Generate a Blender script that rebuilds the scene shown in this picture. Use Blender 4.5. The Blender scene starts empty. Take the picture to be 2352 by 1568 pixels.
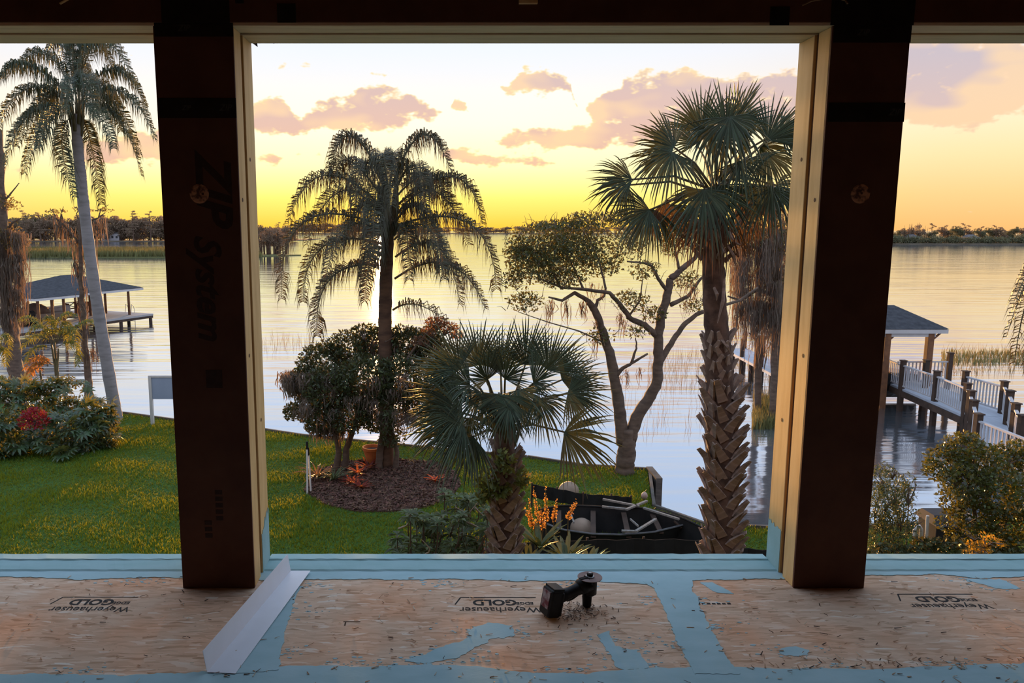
import bpy, bmesh, math, random
import numpy as np
from mathutils import Vector, Matrix, Euler
from mathutils.geometry import tessellate_polygon

scene = bpy.context.scene
COL = scene.collection
PI = math.pi
# ------------------------------------------------------------------ camera
CAM_Z = 6.2
PITCH = math.radians(8.4)
FOC, CX, CY = 1755.0, 1030.0, 784.0
cam_d = bpy.data.cameras.new('camera')
cam_d.sensor_width = 36.0
cam_d.lens = FOC / 2352 * 36.0
cam_d.shift_x = (1176 - CX) / 2352
cam_d.clip_start, cam_d.clip_end = 0.05, 6000
cam = bpy.data.objects.new('camera', cam_d)
cam.location = (0, 0, CAM_Z)
cam.rotation_euler = (PI / 2 - PITCH, 0, 0)
COL.objects.link(cam)
scene.camera = cam
# ------------------------------------------------------------------ exposure
scene.view_settings.view_transform = 'Standard'
scene.view_settings.look = 'None'
scene.view_settings.gamma = 1.0
scene.view_settings.exposure = 0.55
scene.view_settings.use_curve_mapping = False
scene.cycles.max_bounces = 4; scene.cycles.diffuse_bounces = 2; scene.cycles.glossy_bounces = 2; scene.cycles.transmission_bounces = 2; scene.cycles.adaptive_threshold = 0.03

# the place is measured in metres from the viewer's feet; these turn a sighting of the photograph into a point
def ray(px, py):
    x, y = (px - CX) / FOC, -(py - CY) / FOC
    return Vector((x, math.cos(PITCH) + y * math.sin(PITCH), -math.sin(PITCH) + y * math.cos(PITCH)))
def at(px, py, Y):
    d = ray(px, py)
    return Vector((0, 0, CAM_Z)) + d * (Y / d.y)
def gp(px, py, z=0.0):
    d = ray(px, py)
    return Vector((0, 0, CAM_Z)) + d * ((z - CAM_Z) / d.z)

# ------------------------------------------------------------------ world: sunset sky
SUN_AZ = math.atan2(878 - CX, FOC)          # left of straight ahead
SUN_EL = math.radians(0.55)
class NT:
    def __init__(s, tree): s.t = tree; s.n = tree.nodes; s.l = tree.links
    def new(s, typ, **kw):
        n = s.n.new(typ)
        for k, v in kw.items(): setattr(n, k, v)
        return n
    def put(s, sock, v):
        if v is None: return
        if isinstance(v, bpy.types.NodeSocket): s.l.new(v, sock)
        else: sock.default_value = v
    def math(s, op, a, b=None, c=None, clamp=False):
        n = s.new('ShaderNodeMath', operation=op, use_clamp=clamp)
        s.put(n.inputs[0], a); s.put(n.inputs[1], b); s.put(n.inputs[2], c)
        return n.outputs[0]
    def vmath(s, op, a, b=None, out=0):
        n = s.new('ShaderNodeVectorMath', operation=op)
        s.put(n.inputs[0], a); s.put(n.inputs[1], b)
        return n.outputs[out]
    def mix(s, f, a, b, blend='MIX'):
        n = s.new('ShaderNodeMix', data_type='RGBA', blend_type=blend, clamp_factor=True)
        s.put(n.inputs[0], f); s.put(n.inputs[6], a); s.put(n.inputs[7], b)
        return n.outputs[2]
    def ramp(s, f, stops, interp='LINEAR'):
        n = s.new('ShaderNodeValToRGB'); cr = n.color_ramp; cr.interpolation = interp
        while len(cr.elements) < len(stops): cr.elements.new(0.5)
        for e, (p, c) in zip(cr.elements, stops):
            e.position = p; e.color = c if len(c) == 4 else (*c, 1)
        s.put(n.inputs[0], f); return n.outputs[0]
    def maprange(s, v, a, b, c=0.0, d=1.0, smooth=False):
        n = s.new('ShaderNodeMapRange', interpolation_type='SMOOTHSTEP' if smooth else 'LINEAR')
        for i, x in enumerate((v, a, b, c, d)): s.put(n.inputs[i], x)
        return n.outputs[0]
    def noise(s, vec, scale, detail=3.0, rough=0.55, dim='3D', out=0):
        n = s.new('ShaderNodeTexNoise', noise_dimensions=dim)
        s.put(n.inputs['Vector'], vec); n.inputs['Scale'].default_value = scale
        n.inputs['Detail'].default_value = detail; n.inputs['Roughness'].default_value = rough
        return n.outputs[out]
    def mapping(s, vec, scale=(1, 1, 1), rot=(0, 0, 0), loc=(0, 0, 0)):
        n = s.new('ShaderNodeMapping'); s.put(n.inputs[0], vec)
        n.inputs['Scale'].default_value = scale; n.inputs['Rotation'].default_value = rot; n.inputs['Location'].default_value = loc
        return n.outputs[0]

def build_world():
    w = bpy.data.worlds.new('sunset_sky'); scene.world = w; w.use_nodes = True
    w.node_tree.nodes.clear(); T = NT(w.node_tree)
    gen = T.new('ShaderNodeTexCoord').outputs['Generated']
    d = T.vmath('NORMALIZE', gen)
    sx = T.new('ShaderNodeSeparateXYZ'); T.put(sx.inputs[0], d)
    X, Y, Z = sx.outputs
    az = T.math('ARCTAN2', X, Y); el = T.math('ARCSINE', Z)
    e = T.math('DIVIDE', T.math('ADD', el, math.radians(4)), math.radians(94), clamp=True)
    def st(deg): return (deg + 4) / 94
    near = T.ramp(e, [(0, (.45, .25, .06)), (st(0), (.76, .45, .04)), (st(2.2), (.82, .68, .15)), (st(4.6), (.82, .76, .42)), (st(7.5), (.80, .73, .60)), (st(10.5), (.68, .67, .67)),
                      (st(13.5), (.60, .65, .74)), (st(19), (.50, .62, .82)), (st(40), (.54, .68, .92)), (1, (.52, .67, .95))])
    side = T.ramp(e, [(0, (.38, .22, .12)), (st(0), (.72, .38, .13)), (st(2.2), (.75, .48, .20)), (st(4.6), (.77, .58, .31)), (st(7.5), (.77, .65, .46)), (st(10.5), (.63, .59, .57)),
                      (st(13.5), (.56, .60, .69)), (st(19), (.49, .60, .79)), (st(40), (.54, .68, .91)), (1, (.52, .67, .95))])
    away = T.ramp(e, [(0, (.22, .20, .22)), (st(0), (.40, .36, .40)), (st(6), (.52, .44, .47)), (st(13), (.54, .52, .61)), (st(25), (.55, .63, .80)), (st(50), (.57, .69, .90)), (1, (.54, .68, .93))])
    sdir = (math.sin(SUN_AZ) * math.cos(SUN_EL), math.cos(SUN_AZ) * math.cos(SUN_EL), math.sin(SUN_EL))
    hz = T.vmath('NORMALIZE', T.vmath('MULTIPLY', d, (1, 1, 0)))
    ca = T.vmath('DOT_PRODUCT', hz, (math.sin(SUN_AZ), math.cos(SUN_AZ), 0), out=1)
    f1 = T.maprange(ca, math.cos(math.radians(38)), math.cos(math.radians(8)), smooth=True)
    f2 = T.maprange(ca, -0.35, math.cos(math.radians(38)), smooth=True)
    sky = T.mix(f2, away, T.mix(f1, side, near))
    # glow round the sun
    cs = T.vmath('DOT_PRODUCT', d, sdir, out=1)
    g1 = T.math('POWER', T.math('MAXIMUM', cs, 0.0), 260.0)
    glow = T.mix(1.0, sky, T.mix(g1, (0, 0, 0, 1), (.20, .06, .0, 1)), 'ADD')
    disc = T.maprange(cs, math.cos(math.radians(0.42)), math.cos(math.radians(0.24)), smooth=True)
    # clouds
    def ae(px, py):
        r = ray(px, py).normalized()
        return math.atan2(r.x, r.y), math.asin(r.z)
    cmb = T.new('ShaderNodeCombineXYZ'); T.put(cmb.inputs[0], az); T.put(cmb.inputs[1], el)
    p = cmb.outputs[0]
    n1 = T.noise(T.mapping(p, (1, 1.7, 1)), 30.0, 3.0, 0.62)
    n2 = T.noise(T.mapping(p, (1, 2.2, 1), loc=(3.1, 1.7, 0)), 9.0, 2.0, 0.6)
    # cloud banks: upper and lower edge along the horizon, three banks over each other; a bank of no depth is clear sky
    banks = [
        [(0, 200, 188), (350, 215, 200), (560, 250, 300), (620, 215, 328), (665, 232, 326), (692, 262, 308), (730, 226, 306), (790, 222, 306), (830, 186, 304), (870, 186, 306), (930, 206, 300), (985, 222, 284), (1012, 252, 266),
         (1030, 262, 250), (1045, 222, 250), (1075, 240, 268), (1100, 300, 280), (1140, 320, 330), (1165, 300, 344), (1250, 284, 350), (1340, 282, 346), (1420, 258, 346), (1500, 256, 344), (1600, 300, 330), (1700, 330, 310), (2352, 330, 310)],
        [(0, 120, 105), (590, 140, 130), (615, 136, 150), (660, 132, 158), (705, 148, 160), (730, 160, 140), (835, 170, 160), (850, 162, 178), (888, 166, 182), (900, 180, 165), (1130, 190, 170), (1165, 200, 224), (1200, 150, 224), (1250, 146, 226), (1310, 176, 226), (1330, 262, 250), (1370, 212, 280),
         (1440, 172, 310), (1520, 158, 330), (1580, 150, 325), (1660, 170, 312), (1760, 160, 305), (1850, 140, 295), (1960, 60, 285), (2100, 40, 288), (2190, 40, 312), (2250, 90, 306), (2300, 60, 286), (2352, 100, 270)],
        [(0, 372, 404), (90, 384, 402), (140, 400, 380), (190, 310, 386), (300, 296, 386), (380, 290, 372), (480, 340, 320), (570, 346, 382), (640, 352, 380), (655, 370, 350), (690, 344, 362), (735, 350, 364), (760, 370, 340),
         (1000, 350, 340), (1020, 326, 376), (1060, 330, 386), (1150, 356, 386), (1250, 362, 384), (1330, 390, 370), (2200, 490, 480), (2290, 483, 491), (2352, 490, 480)]]
    A0, A1, E1 = math.radians(-34), math.radians(42), 0.30
    ua = T.math('DIVIDE', T.math('SUBTRACT', az, A0), A1 - A0, clamp=True)
    dens = None
    for bk in banks:
        st_ = []
        for (px, y0, y1) in bk:
            st_.append(((ae(px, y0)[0] - A0) / (A1 - A0), (ae(px, y0)[1] / E1, ae(px, y1)[1] / E1, 0)))
        r_ = T.new('ShaderNodeSeparateColor'); T.put(r_.inputs[0], T.ramp(ua, st_))
        m = T.math('MINIMUM', T.math('MULTIPLY_ADD', r_.outputs[0], E1, T.math('MULTIPLY', el, -1.0)), T.math('MULTIPLY_ADD', r_.outputs[1], -E1, el))
        dens = m if dens is None else T.math('MAXIMUM', dens, m)
    dens = T.math('MINIMUM', T.math('MAXIMUM', T.math('MULTIPLY', dens, 75.0), -0.85), 1.15)
    dd = T.math('ADD', dens, T.math('MULTIPLY', T.math('SUBTRACT', n1, 0.5), 3.4))
    dd = T.math('ADD', dd, T.math('MULTIPLY', T.math('SUBTRACT', n2, 0.5), 1.0))
    alpha = T.maprange(dd, 0.22, 0.62, smooth=True)
    low = T.maprange(el, math.radians(4), math.radians(10.5))
    body_n = T.mix(low, (.63, .36, .25, 1), (.50, .355, .33, 1))
    body_s = T.mix(low, (.56, .36, .30, 1), (.42, .36, .40, 1))
    body = T.mix(f1, body_s, body_n)
    body = T.mix(T.maprange(n2, 0.46, 0.60), body, T.mix(0.6, body, (.80, .54, .26, 1)))
    rim = T.mix(f1, (.72, .50, .32, 1), (.80, .60, .26, 1))
    cc = T.mix(T.maprange(dd, 0.3, 0.85, smooth=True), rim, body)
    cc = T.mix(T.maprange(ca, 0.0, 0.6), (.55, .48, .52, 1), cc)
    sky2 = T.mix(T.math('MULTIPLY', alpha, 0.9), glow, cc)
    fin = T.mix(T.math('MULTIPLY', disc, 1.0), sky2, (8.0, 5.0, 1.6, 1))
    bg = T.new('ShaderNodeBackground'); T.put(bg.inputs[0], fin); bg.inputs[1].default_value = 1.0
    o = T.new('ShaderNodeOutputWorld'); T.l.new(bg.outputs[0], o.inputs[0])
build_world()
# ------------------------------------------------------------------ sun
sl = bpy.data.lights.new('evening_sun', 'SUN')
sl.energy = 7.0; sl.color = (1.0, .50, .14); sl.angle = math.radians(0.5)
so = bpy.data.objects.new('evening_sun', sl)
SUN_LAMP_EL = math.radians(1.7)
sdv = Vector((math.sin(SUN_AZ) * math.cos(SUN_LAMP_EL), math.cos(SUN_AZ) * math.cos(SUN_LAMP_EL), math.sin(SUN_LAMP_EL)))
so.rotation_euler = sdv.to_track_quat('Z', 'Y').to_euler()
so.location = (-4, 30, 40)
COL.objects.link(so)

# ------------------------------------------------------------------ helpers
ORG = {}
class MB:
    """collects vertices and faces (world coordinates), builds ONE mesh object"""
    def __init__(s): s.v = []; s.f = []; s.nv = 0
    def add(s, V, F, mat=0):
        V = np.asarray(V, dtype=np.float64).reshape(-1, 3)
        s.v.append(V)
        if isinstance(F, np.ndarray): s.f.append((F + s.nv, mat))
        else:
            by = {}
            for q in F: by.setdefault(len(q), []).append(q)
            for k, L in by.items(): s.f.append((np.array(L, dtype=np.int64) + s.nv, mat))
        s.nv += len(V)
        return s
    def box(s, c, size, rot=None, mat=0):
        c = Vector(c); hx, hy, hz = [q / 2 for q in size]
        V = [Vector((x, y, z)) for z in (-hz, hz) for y in (-hy, hy) for x in (-hx, hx)]
        if rot is not None: V = [rot @ q for q in V]
        s.add([tuple(c + q) for q in V], [(0, 2, 3, 1), (4, 5, 7, 6), (0, 1, 5, 4), (2, 6, 7, 3), (0, 4, 6, 2), (1, 3, 7, 5)], mat); return s
    def box2(s, lo, hi, mat=0):
        lo, hi = Vector(lo), Vector(hi); return s.box((lo + hi) / 2, hi - lo, None, mat)
    def bar(s, a, b, w, h, mat=0, up=(0, 0, 1)):
        a, b = Vector(a), Vector(b); y = (b - a); L = y.length; y.normalize()
        up = Vector(up)
        if abs(y.dot(up)) > 0.99: up = Vector((1, 0, 0))
        x = y.cross(up).normalized(); z = x.cross(y)
        return s.box((a + b) / 2, (w, L, h), Matrix((x, y, z)).transposed(), mat)
    def tube(s, pts, rad, sides=8, cap=True, mat=0, jit=0.0, rng=None):
        pts = [Vector(p) for p in pts]; n = len(pts)
        if not hasattr(rad, '__len__'): rad = [rad] * n
        V = []; ref = None
        for i, p in enumerate(pts):
            t = (pts[min(i + 1, n - 1)] - pts[max(i - 1, 0)]).normalized()
            if ref is None: ref = Vector((1, 0, 0)) if abs(t.x) < 0.9 else Vector((0, 1, 0))
            u = (ref - t * ref.dot(t)).normalized(); w = t.cross(u); ref = u
            for k in range(sides):
                a = 2 * PI * k / sides; r = rad[i] * (1 + (rng.uniform(-jit, jit) if rng else 0))
                V.append(tuple(p + u * math.cos(a) * r + w * math.sin(a) * r))
        F = [(i * sides + k, i * sides + (k + 1) % sides, (i + 1) * sides + (k + 1) % sides, (i + 1) * sides + k) for i in range(n - 1) for k in range(sides)]
        if cap: F += [tuple(range(sides))[::-1], tuple((n - 1) * sides + k for k in range(sides))]
        s.add(V, F, mat); return s
    def prism(s, poly, z0, z1, mat=0):
        n = len(poly); V = [(p[0], p[1], z0) for p in poly] + [(p[0], p[1], z1) for p in poly]
        tri = tessellate_polygon([[Vector((p[0], p[1], 0)) for p in poly]])
        F = []
        for t in tri:
            a, b, c = [Vector((poly[i][0], poly[i][1], 0)) for i in t]
            if (b - a).cross(c - a).z < 0: t = (t[0], t[2], t[1])
            F.append((t[0] + n, t[1] + n, t[2] + n)); F.append((t[0], t[2], t[1]))
        area = sum(poly[i][0] * poly[(i + 1) % n][1] - poly[(i + 1) % n][0] * poly[i][1] for i in range(n))
        for i in range(n):
            j = (i + 1) % n
            F.append((i, j, j + n, i + n) if area > 0 else (j, i, i + n, j + n))
        s.add(V, F, mat); return s
    def lathe(s, c, prof, sides=20, axis=None, mat=0):
        c = Vector(c); q = Vector(axis).to_track_quat('Z', 'Y') if axis is not None else None
        V = []
        for (r, z) in prof:
            for k in range(sides):
                a = 2 * PI * k / sides; p = Vector((r * math.cos(a), r * math.sin(a), z))
                V.append(tuple(c + (q @ p if q else p)))
        n = len(prof)
        F = [(i * sides + k, i * sides + (k + 1) % sides, (i + 1) * sides + (k + 1) % sides, (i + 1) * sides + k) for i in range(n - 1) for k in range(sides)]
        F += [tuple(range(sides))[::-1], tuple((n - 1) * sides + k for k in range(sides))]
        s.add(V, F, mat); return s
    def mesh(s, name, mats, origin=(0, 0, 0), smooth=False):
        me = bpy.data.meshes.new(name)
        V = np.concatenate(s.v) - np.array(origin, dtype=np.float64)
        me.vertices.add(len(V)); me.vertices.foreach_set('co', V.astype(np.float32).ravel())
        loops = np.concatenate([f.ravel() for f, m in s.f]); tot = np.concatenate([np.full(len(f), f.shape[1]) for f, m in s.f])
        mi = np.concatenate([np.full(len(f), m) for f, m in s.f])
        me.loops.add(len(loops)); me.loops.foreach_set('vertex_index', loops.astype(np.int32))
        me.polygons.add(len(tot)); st = np.concatenate([[0], np.cumsum(tot)[:-1]])
        me.polygons.foreach_set('loop_start', st.astype(np.int32))
        me.polygons.foreach_set('material_index', mi.astype(np.int32))
        me.polygons.foreach_set('use_smooth', np.full(len(tot), bool(smooth)))
        me.update(calc_edges=True); me.validate()
        for m in (mats if isinstance(mats, (list, tuple)) else [mats]): me.materials.append(m)
        return me
    def build(s, name, mats, parent=None, smooth=False, kind=None, label=None, origin=None, bevel=0):
        org = ORG[parent.name] if parent is not None else Vector(origin if origin is not None else (0, 0, 0))
        o = bpy.data.objects.new(name, s.mesh(name, mats, org, smooth))
        COL.objects.link(o)
        if parent is not None: o.parent = parent
        else: o.location = org
        ORG[o.name] = org
        if kind: o['kind'] = kind
        if label: o['label'] = label
        if bevel:
            b = o.modifiers.new('bevel', 'BEVEL'); b.width = bevel; b.segments = 2; b.limit_method = 'ANGLE'
        return o
def thing(name, label, cat, loc=(0, 0, 0), group=None):
    o = bpy.data.objects.new(name, None); COL.objects.link(o)
    o.location = loc; o.empty_display_size = 0.1; ORG[o.name] = Vector(loc)
    o['label'] = label; o['category'] = cat
    if group: o['group'] = group
    return o
def tag(o, label, cat, group=None):
    o['label'] = label; o['category'] = cat
    if group: o['group'] = group
    return o
def struct(o, label=None):
    o['kind'] = 'structure'
    if label: o['label'] = label
    return o
def inst(name, me, M, parent):
    """a part that shares its mesh with its like; M is a world matrix"""
    o = bpy.data.objects.new(name, me); COL.objects.link(o); o.parent = parent
    o.matrix_local = Matrix.Translation(-ORG[parent.name]) @ M
    ORG[o.name] = ORG[parent.name]
    return o
def text_part(name, body, size, M, mat, parent, ext=0.0004, shear=0.0, bold=0.0, sx=1.0):
    cu = bpy.data.curves.new(name, 'FONT'); cu.body = body; cu.size = size; cu.extrude = ext; cu.shear = shear; cu.offset = bold
    cu.align_x = 'CENTER'; cu.align_y = 'CENTER'; cu.resolution_u = 3
    t = bpy.data.objects.new('tmp', cu); COL.objects.link(t)
    me = bpy.data.meshes.new_from_object(t); bpy.data.objects.remove(t)
    me.materials.clear(); me.materials.append(mat)
    for v in me.vertices: v.co.x *= sx
    return inst(name, me, M, parent)

# ------------------------------------------------------------------ materials
MATS = {}
def srgb(r, g, b):
    f = lambda c: c / 12.92 if c <= .04045 else ((c + .055) / 1.055) ** 2.4
    return (f(r / 255), f(g / 255), f(b / 255), 1)
def pm(name, c1, c2=None, scale=8.0, rough=.7, bump=0.0, bscale=None, stretch=(1, 1, 1), metallic=0.0, spec=.3, detail=4.0, contrast=(.35, .65), island=0.0, trans=0.0, tcol=None, bdist=.003):
    """procedural material: two colours mixed by noise, optional bump, per-leaf variation and translucency"""
    if name in MATS: return MATS[name]
    m = bpy.data.materials.new(name); m.use_nodes = True; MATS[name] = m
    m.node_tree.nodes.clear(); T = NT(m.node_tree)
    co = T.new('ShaderNodeTexCoord').outputs['Object']
    v = T.mapping(co, stretch)
    c2 = c2 or tuple(x * .6 for x in c1[:3]) + (1,)
    n = T.noise(v, scale, detail)
    col = T.mix(T.maprange(n, *contrast), c1, c2)
    if island:
        g = T.new('ShaderNodeNewGeometry').outputs['Random Per Island']
        hsv = T.new('ShaderNodeHueSaturation'); T.put(hsv.inputs['Color'], col)
        T.put(hsv.inputs['Value'], T.maprange(g, 0, 1, 1 - island, 1 + island))
        T.put(hsv.inputs['Hue'], T.maprange(T.math('FRACT', T.math('MULTIPLY', g, 7.31)), 0, 1, .5 - .06 * island, .5 + .03 * island))
        col = hsv.outputs[0]
    b = T.new('ShaderNodeBsdfPrincipled'); T.put(b.inputs['Base Color'], col)
    b.inputs['Roughness'].default_value = rough; b.inputs['Metallic'].default_value = metallic
    b.inputs['Specular IOR Level'].default_value = spec
    if bump:
        bn = T.noise(v, bscale or scale * 2, 5.0)
        bp = T.new('ShaderNodeBump'); bp.inputs['Strength'].default_value = bump; T.put(bp.inputs['Height'], bn)
        bp.inputs['Distance'].default_value = bdist
        T.l.new(bp.outputs[0], b.inputs['Normal'])
    out = b.outputs[0]
    if trans:
        tr = T.new('ShaderNodeBsdfTranslucent'); T.put(tr.inputs[0], T.mix(.5, col, tcol) if tcol else col)
        mx = T.new('ShaderNodeMixShader'); mx.inputs[0].default_value = trans
        T.l.new(out, mx.inputs[1]); T.l.new(tr.outputs[0], mx.inputs[2]); out = mx.outputs[0]
    o = T.new('ShaderNodeOutputMaterial'); T.l.new(out, o.inputs[0])
    return m
def leafmat(name, c1, c2, trans=.35, tcol=(.75, .45, .05, 1), rough=.5, island=.45, spec=.35, scale=3.0):
    return pm(name, c1, c2, scale, rough, island=island, trans=trans, tcol=tcol, spec=spec)
# ================================================================== the unfinished upper room
FZ = 4.6            # floor level
HZ = 7.01           # underside of the header
YF, YB = 3.24, 3.55 # front and back of the wall's framing
XL, XR = -3.7, 4.4
M_zip = pm('brown_sheathing', (.14, .056, .030, 1), (.10, .038, .021, 1), 5, .75, .15, 60)
M_dark = pm('dark_framing', (.20, .11, .065, 1), (.13, .07, .04, 1), 3, .9, stretch=(1, 1, 6))
M_stud = pm('spruce_stud', (.86, .57, .25, 1), (.72, .44, .17, 1), 4, .65, .12, 40, stretch=(6, 6, .8), contrast=(.4, .75))  # orange sun glow on the jambs is put into this wood colour
M_studh = pm('spruce_header_board', (.86, .68, .42, 1), (.70, .53, .30, 1), 4, .7, .12, 40, stretch=(.8, 8, 8), contrast=(.4, .75))
M_gap = pm('brown_spacer', (.17, .065, .028, 1), (.11, .042, .018, 1), 9, .8, stretch=(1, 1, 4))
M_knot = pm('dark_knot', (.13, .05, .02, 1), None, 30, .7)
M_tape = pm('black_tape', (.010, .011, .010, 1), (.018, .018, .016, 1), 20, .45)
M_ink = pm('black_ink', (.012, .010, .009, 1), (.030, .024, .02, 1), 60, .8)
M_ink2 = pm('faint_black_ink', (.040, .020, .014, 1), (.055, .026, .018, 1), 40, .8)
M_tapeprint = pm('grey_tape_print', (.07, .07, .06, 1), (.035, .035, .03, 1), 40, .7)
M_plug = pm('cut_osb_disc', (.62, .30, .15, 1), (.12, .05, .03, 1), 42, .85, .3, 90, contrast=(.42, .58))
M_teal = pm('teal_membrane', (.40, .59, .62, 1), (.47, .66, .70, 1), 6, 1.0, .10, 55, stretch=(1, 2.2, 1), contrast=(.3, .7), spec=0.0)
M_teal2 = pm('teal_sill_coat', (.33, .52, .52, 1), (.39, .58, .60, 1), 5, .9, .15, 40, stretch=(.7, 3, 2), contrast=(.3, .7), spec=.05)
M_white = pm('white_metal', (.88, .90, .95, 1), (.85, .87, .92, 1), 12, .40, spec=.5)

def osb_material():
    m = bpy.data.materials.new('osb_strands'); m.use_nodes = True; m.node_tree.nodes.clear(); T = NT(m.node_tree)
    co = T.new('ShaderNodeTexCoord').outputs['Object']
    wob = T.noise(co, 6, 2, out=1)
    cov = T.vmath('ADD', co, T.vmath('MULTIPLY', T.vmath('SUBTRACT', wob, (.5, .5, .5)), (.05, .05, 0)))
    def strands(rot, sc, loc):
        v = T.new('ShaderNodeTexVoronoi', voronoi_dimensions='2D'); T.put(v.inputs['Vector'], T.mapping(cov, sc, (0, 0, rot), loc)); v.inputs['Scale'].default_value = 1
        s = T.new('ShaderNodeSeparateColor'); T.put(s.inputs[0], v.outputs['Color']); return s.outputs[0], s.outputs[1]
    a, am = strands(.15, (16, 85, 1), (0, 0, 0))
    b, bm = strands(-.5, (14, 75, 1), (3.3, 1, 0))
    c, cm = strands(1.1, (12, 70, 1), (7.3, 2, 0))
    dch, dm = strands(2.2, (20, 110, 1), (1.3, 5, 0))
    v = T.mix(T.math('GREATER_THAN', bm, .55), a, b)
    v = T.mix(T.math('GREATER_THAN', cm, .72), v, c)
    v = T.mix(T.math('GREATER_THAN', dm, .80), v, dch)
    sp = T.new('ShaderNodeSeparateColor'); T.put(sp.inputs[0], v); v = sp.outputs[0]
    col = T.ramp(v, [(0, (.54, .35, .225)), (.10, (.70, .48, .33)), (.5, (.79, .555, .39)), (.88, (.84, .61, .44)), (.96, (.88, .70, .55)), (1, (.92, .81, .68))])
    big = T.noise(co, 2.2, 3)
    col = T.mix(T.maprange(big, .45, .7), col, T.mix(1.0, col, (1.0, .78, .66, 1), 'MULTIPLY'))
    # dark flecks between strands
    fl = T.noise(T.mapping(co, (1, 3.5, 1), (0, 0, .2)), 42, 2)
    col = T.mix(T.maprange(fl, .69, .77), col, (.14, .075, .045, 1))
    p = T.new('ShaderNodeBsdfPrincipled'); T.put(p.inputs['Base Color'], col); p.inputs['Roughness'].default_value = 1.0; p.inputs['Specular IOR Level'].default_value = 0.0
    bp = T.new('ShaderNodeBump'); bp.inputs['Strength'].default_value = .06; bp.inputs['Distance'].default_value = .0006
    T.put(bp.inputs['Height'], T.math('ADD', v, T.noise(co, 90, 3))); T.l.new(bp.outputs[0], p.inputs['Normal'])
    o = T.new('ShaderNodeOutputMaterial'); T.l.new(p.outputs[0], o.inputs[0]); return m
M_osb = osb_material()

# floor, its strand-board panels and the coating brushed over the joints
fl = struct(MB().box2((XL, -8, FZ - .3), (XR, YB - .02, FZ - .019)).build('floor', M_dark, origin=(0, 0, FZ)), 'strand-board floor with teal coating over its joints')
S1, S2 = -.735, 1.01
for (x0, x1) in ((XL, S1 - .002), (S1 + .002, S2 - .002), (S2 + .002, XR)):
    MB().box2((x0, -8, FZ - .018), (x1, YB - .04, FZ)).build('osb_panel', M_osb, fl)
rg = random.Random(5)
def ragged(poly, amp=.006, step=.012):
    out = []; n = len(poly); wx = wy = 0.0
    for i in range(n):
        a, b = Vector(poly[i][:2]), Vector(poly[(i + 1) % n][:2]); L = (b - a).length; k = max(1, min(300, int(L / step)))
        for j in range(k):
            q = a.lerp(b, j / k); wx = wx * .7 + rg.gauss(0, amp * .6); wy = wy * .7 + rg.gauss(0, amp * .5); out.append((q.x + wx, q.y + wy))
    return out
def coat(pxs, h, amp=.005, step=.012):
    poly = [gp(x, y, FZ) for x, y in pxs]
    MB().prism(ragged(poly, amp, step), FZ - .0005, FZ + h).build('membrane_coat', M_teal, fl)
def coatw(poly, h, amp=.005, step=.014):
    MB().prism(ragged(poly, amp, step), FZ - .0005, FZ + h).build('membrane_coat', M_teal, fl)
w = lambda x, y: tuple(gp(x, y, FZ))[:2]
front = [(-250, 1556), (-100, 1551), (0, 1549), (160, 1549), (300, 1551), (420, 1546), (520, 1540), (640, 1529), (800, 1531), (960, 1527), (1089, 1529), (1225, 1547), (1344, 1547), (1440, 1538), (1582, 1533), (1699, 1530), (1808, 1537),
         (2007, 1537), (2188, 1530), (2352, 1522), (2600, 1516)]
coatw([w(*p) for p in front] + [(2.6, 1.2), (-2.6, 1.2)], .0020)
back = [(2800, 1328), (2352, 1324), (2250, 1328), (2150, 1319), (1990, 1322), (1830, 1330), (1745, 1329), (1600, 1334), (1480, 1341), (1400, 1338), (1290, 1333), (1200, 1334), (1040, 1330), (900, 1332), (700, 1330), (640, 1335), (585, 1331), (420, 1326),
        (300, 1327), (200, 1331), (90, 1326), (0, 1324), (-500, 1326)]
coatw([w(*p) for p in back] + [(-3.6, YB - .1), (4.2, YB - .1)], .0026)
coat([(1478, 1336), (1502, 1352), (1516, 1380), (1540, 1432), (1562, 1486), (1592, 1548), (1702, 1548), (1682, 1525), (1650, 1480), (1626, 1430), (1603, 1382), (1585, 1352), (1592, 1333)], .0032)
coat([(492, 1552), (640, 1540), (644, 1505), (655, 1455), (672, 1390), (688, 1345), (700, 1328), (640, 1330), (600, 1400), (540, 1480)], .0032)
coat([(1088, 1440), (1130, 1429), (1180, 1438), (1180, 1460), (1120, 1468), (1085, 1492), (1050, 1512), (985, 1520), (925, 1516), (1000, 1492), (1060, 1470)], .0014, .007)
coat([(1368, 1458), (1398, 1452), (1412, 1482), (1462, 1492), (1494, 1532), (1446, 1541), (1412, 1530), (1400, 1500)], .0014, .007)
coat([(1608, 1338), (1636, 1337), (1684, 1364), (1650, 1362)], .0016, .003)
coat([(1786, 1492), (1830, 1486), (1862, 1494), (1838, 1506), (1800, 1504)], .0012, .006)
coat([(2215, 1330), (2300, 1330), (2345, 1352), (2290, 1350)], .0012, .006)

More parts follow.
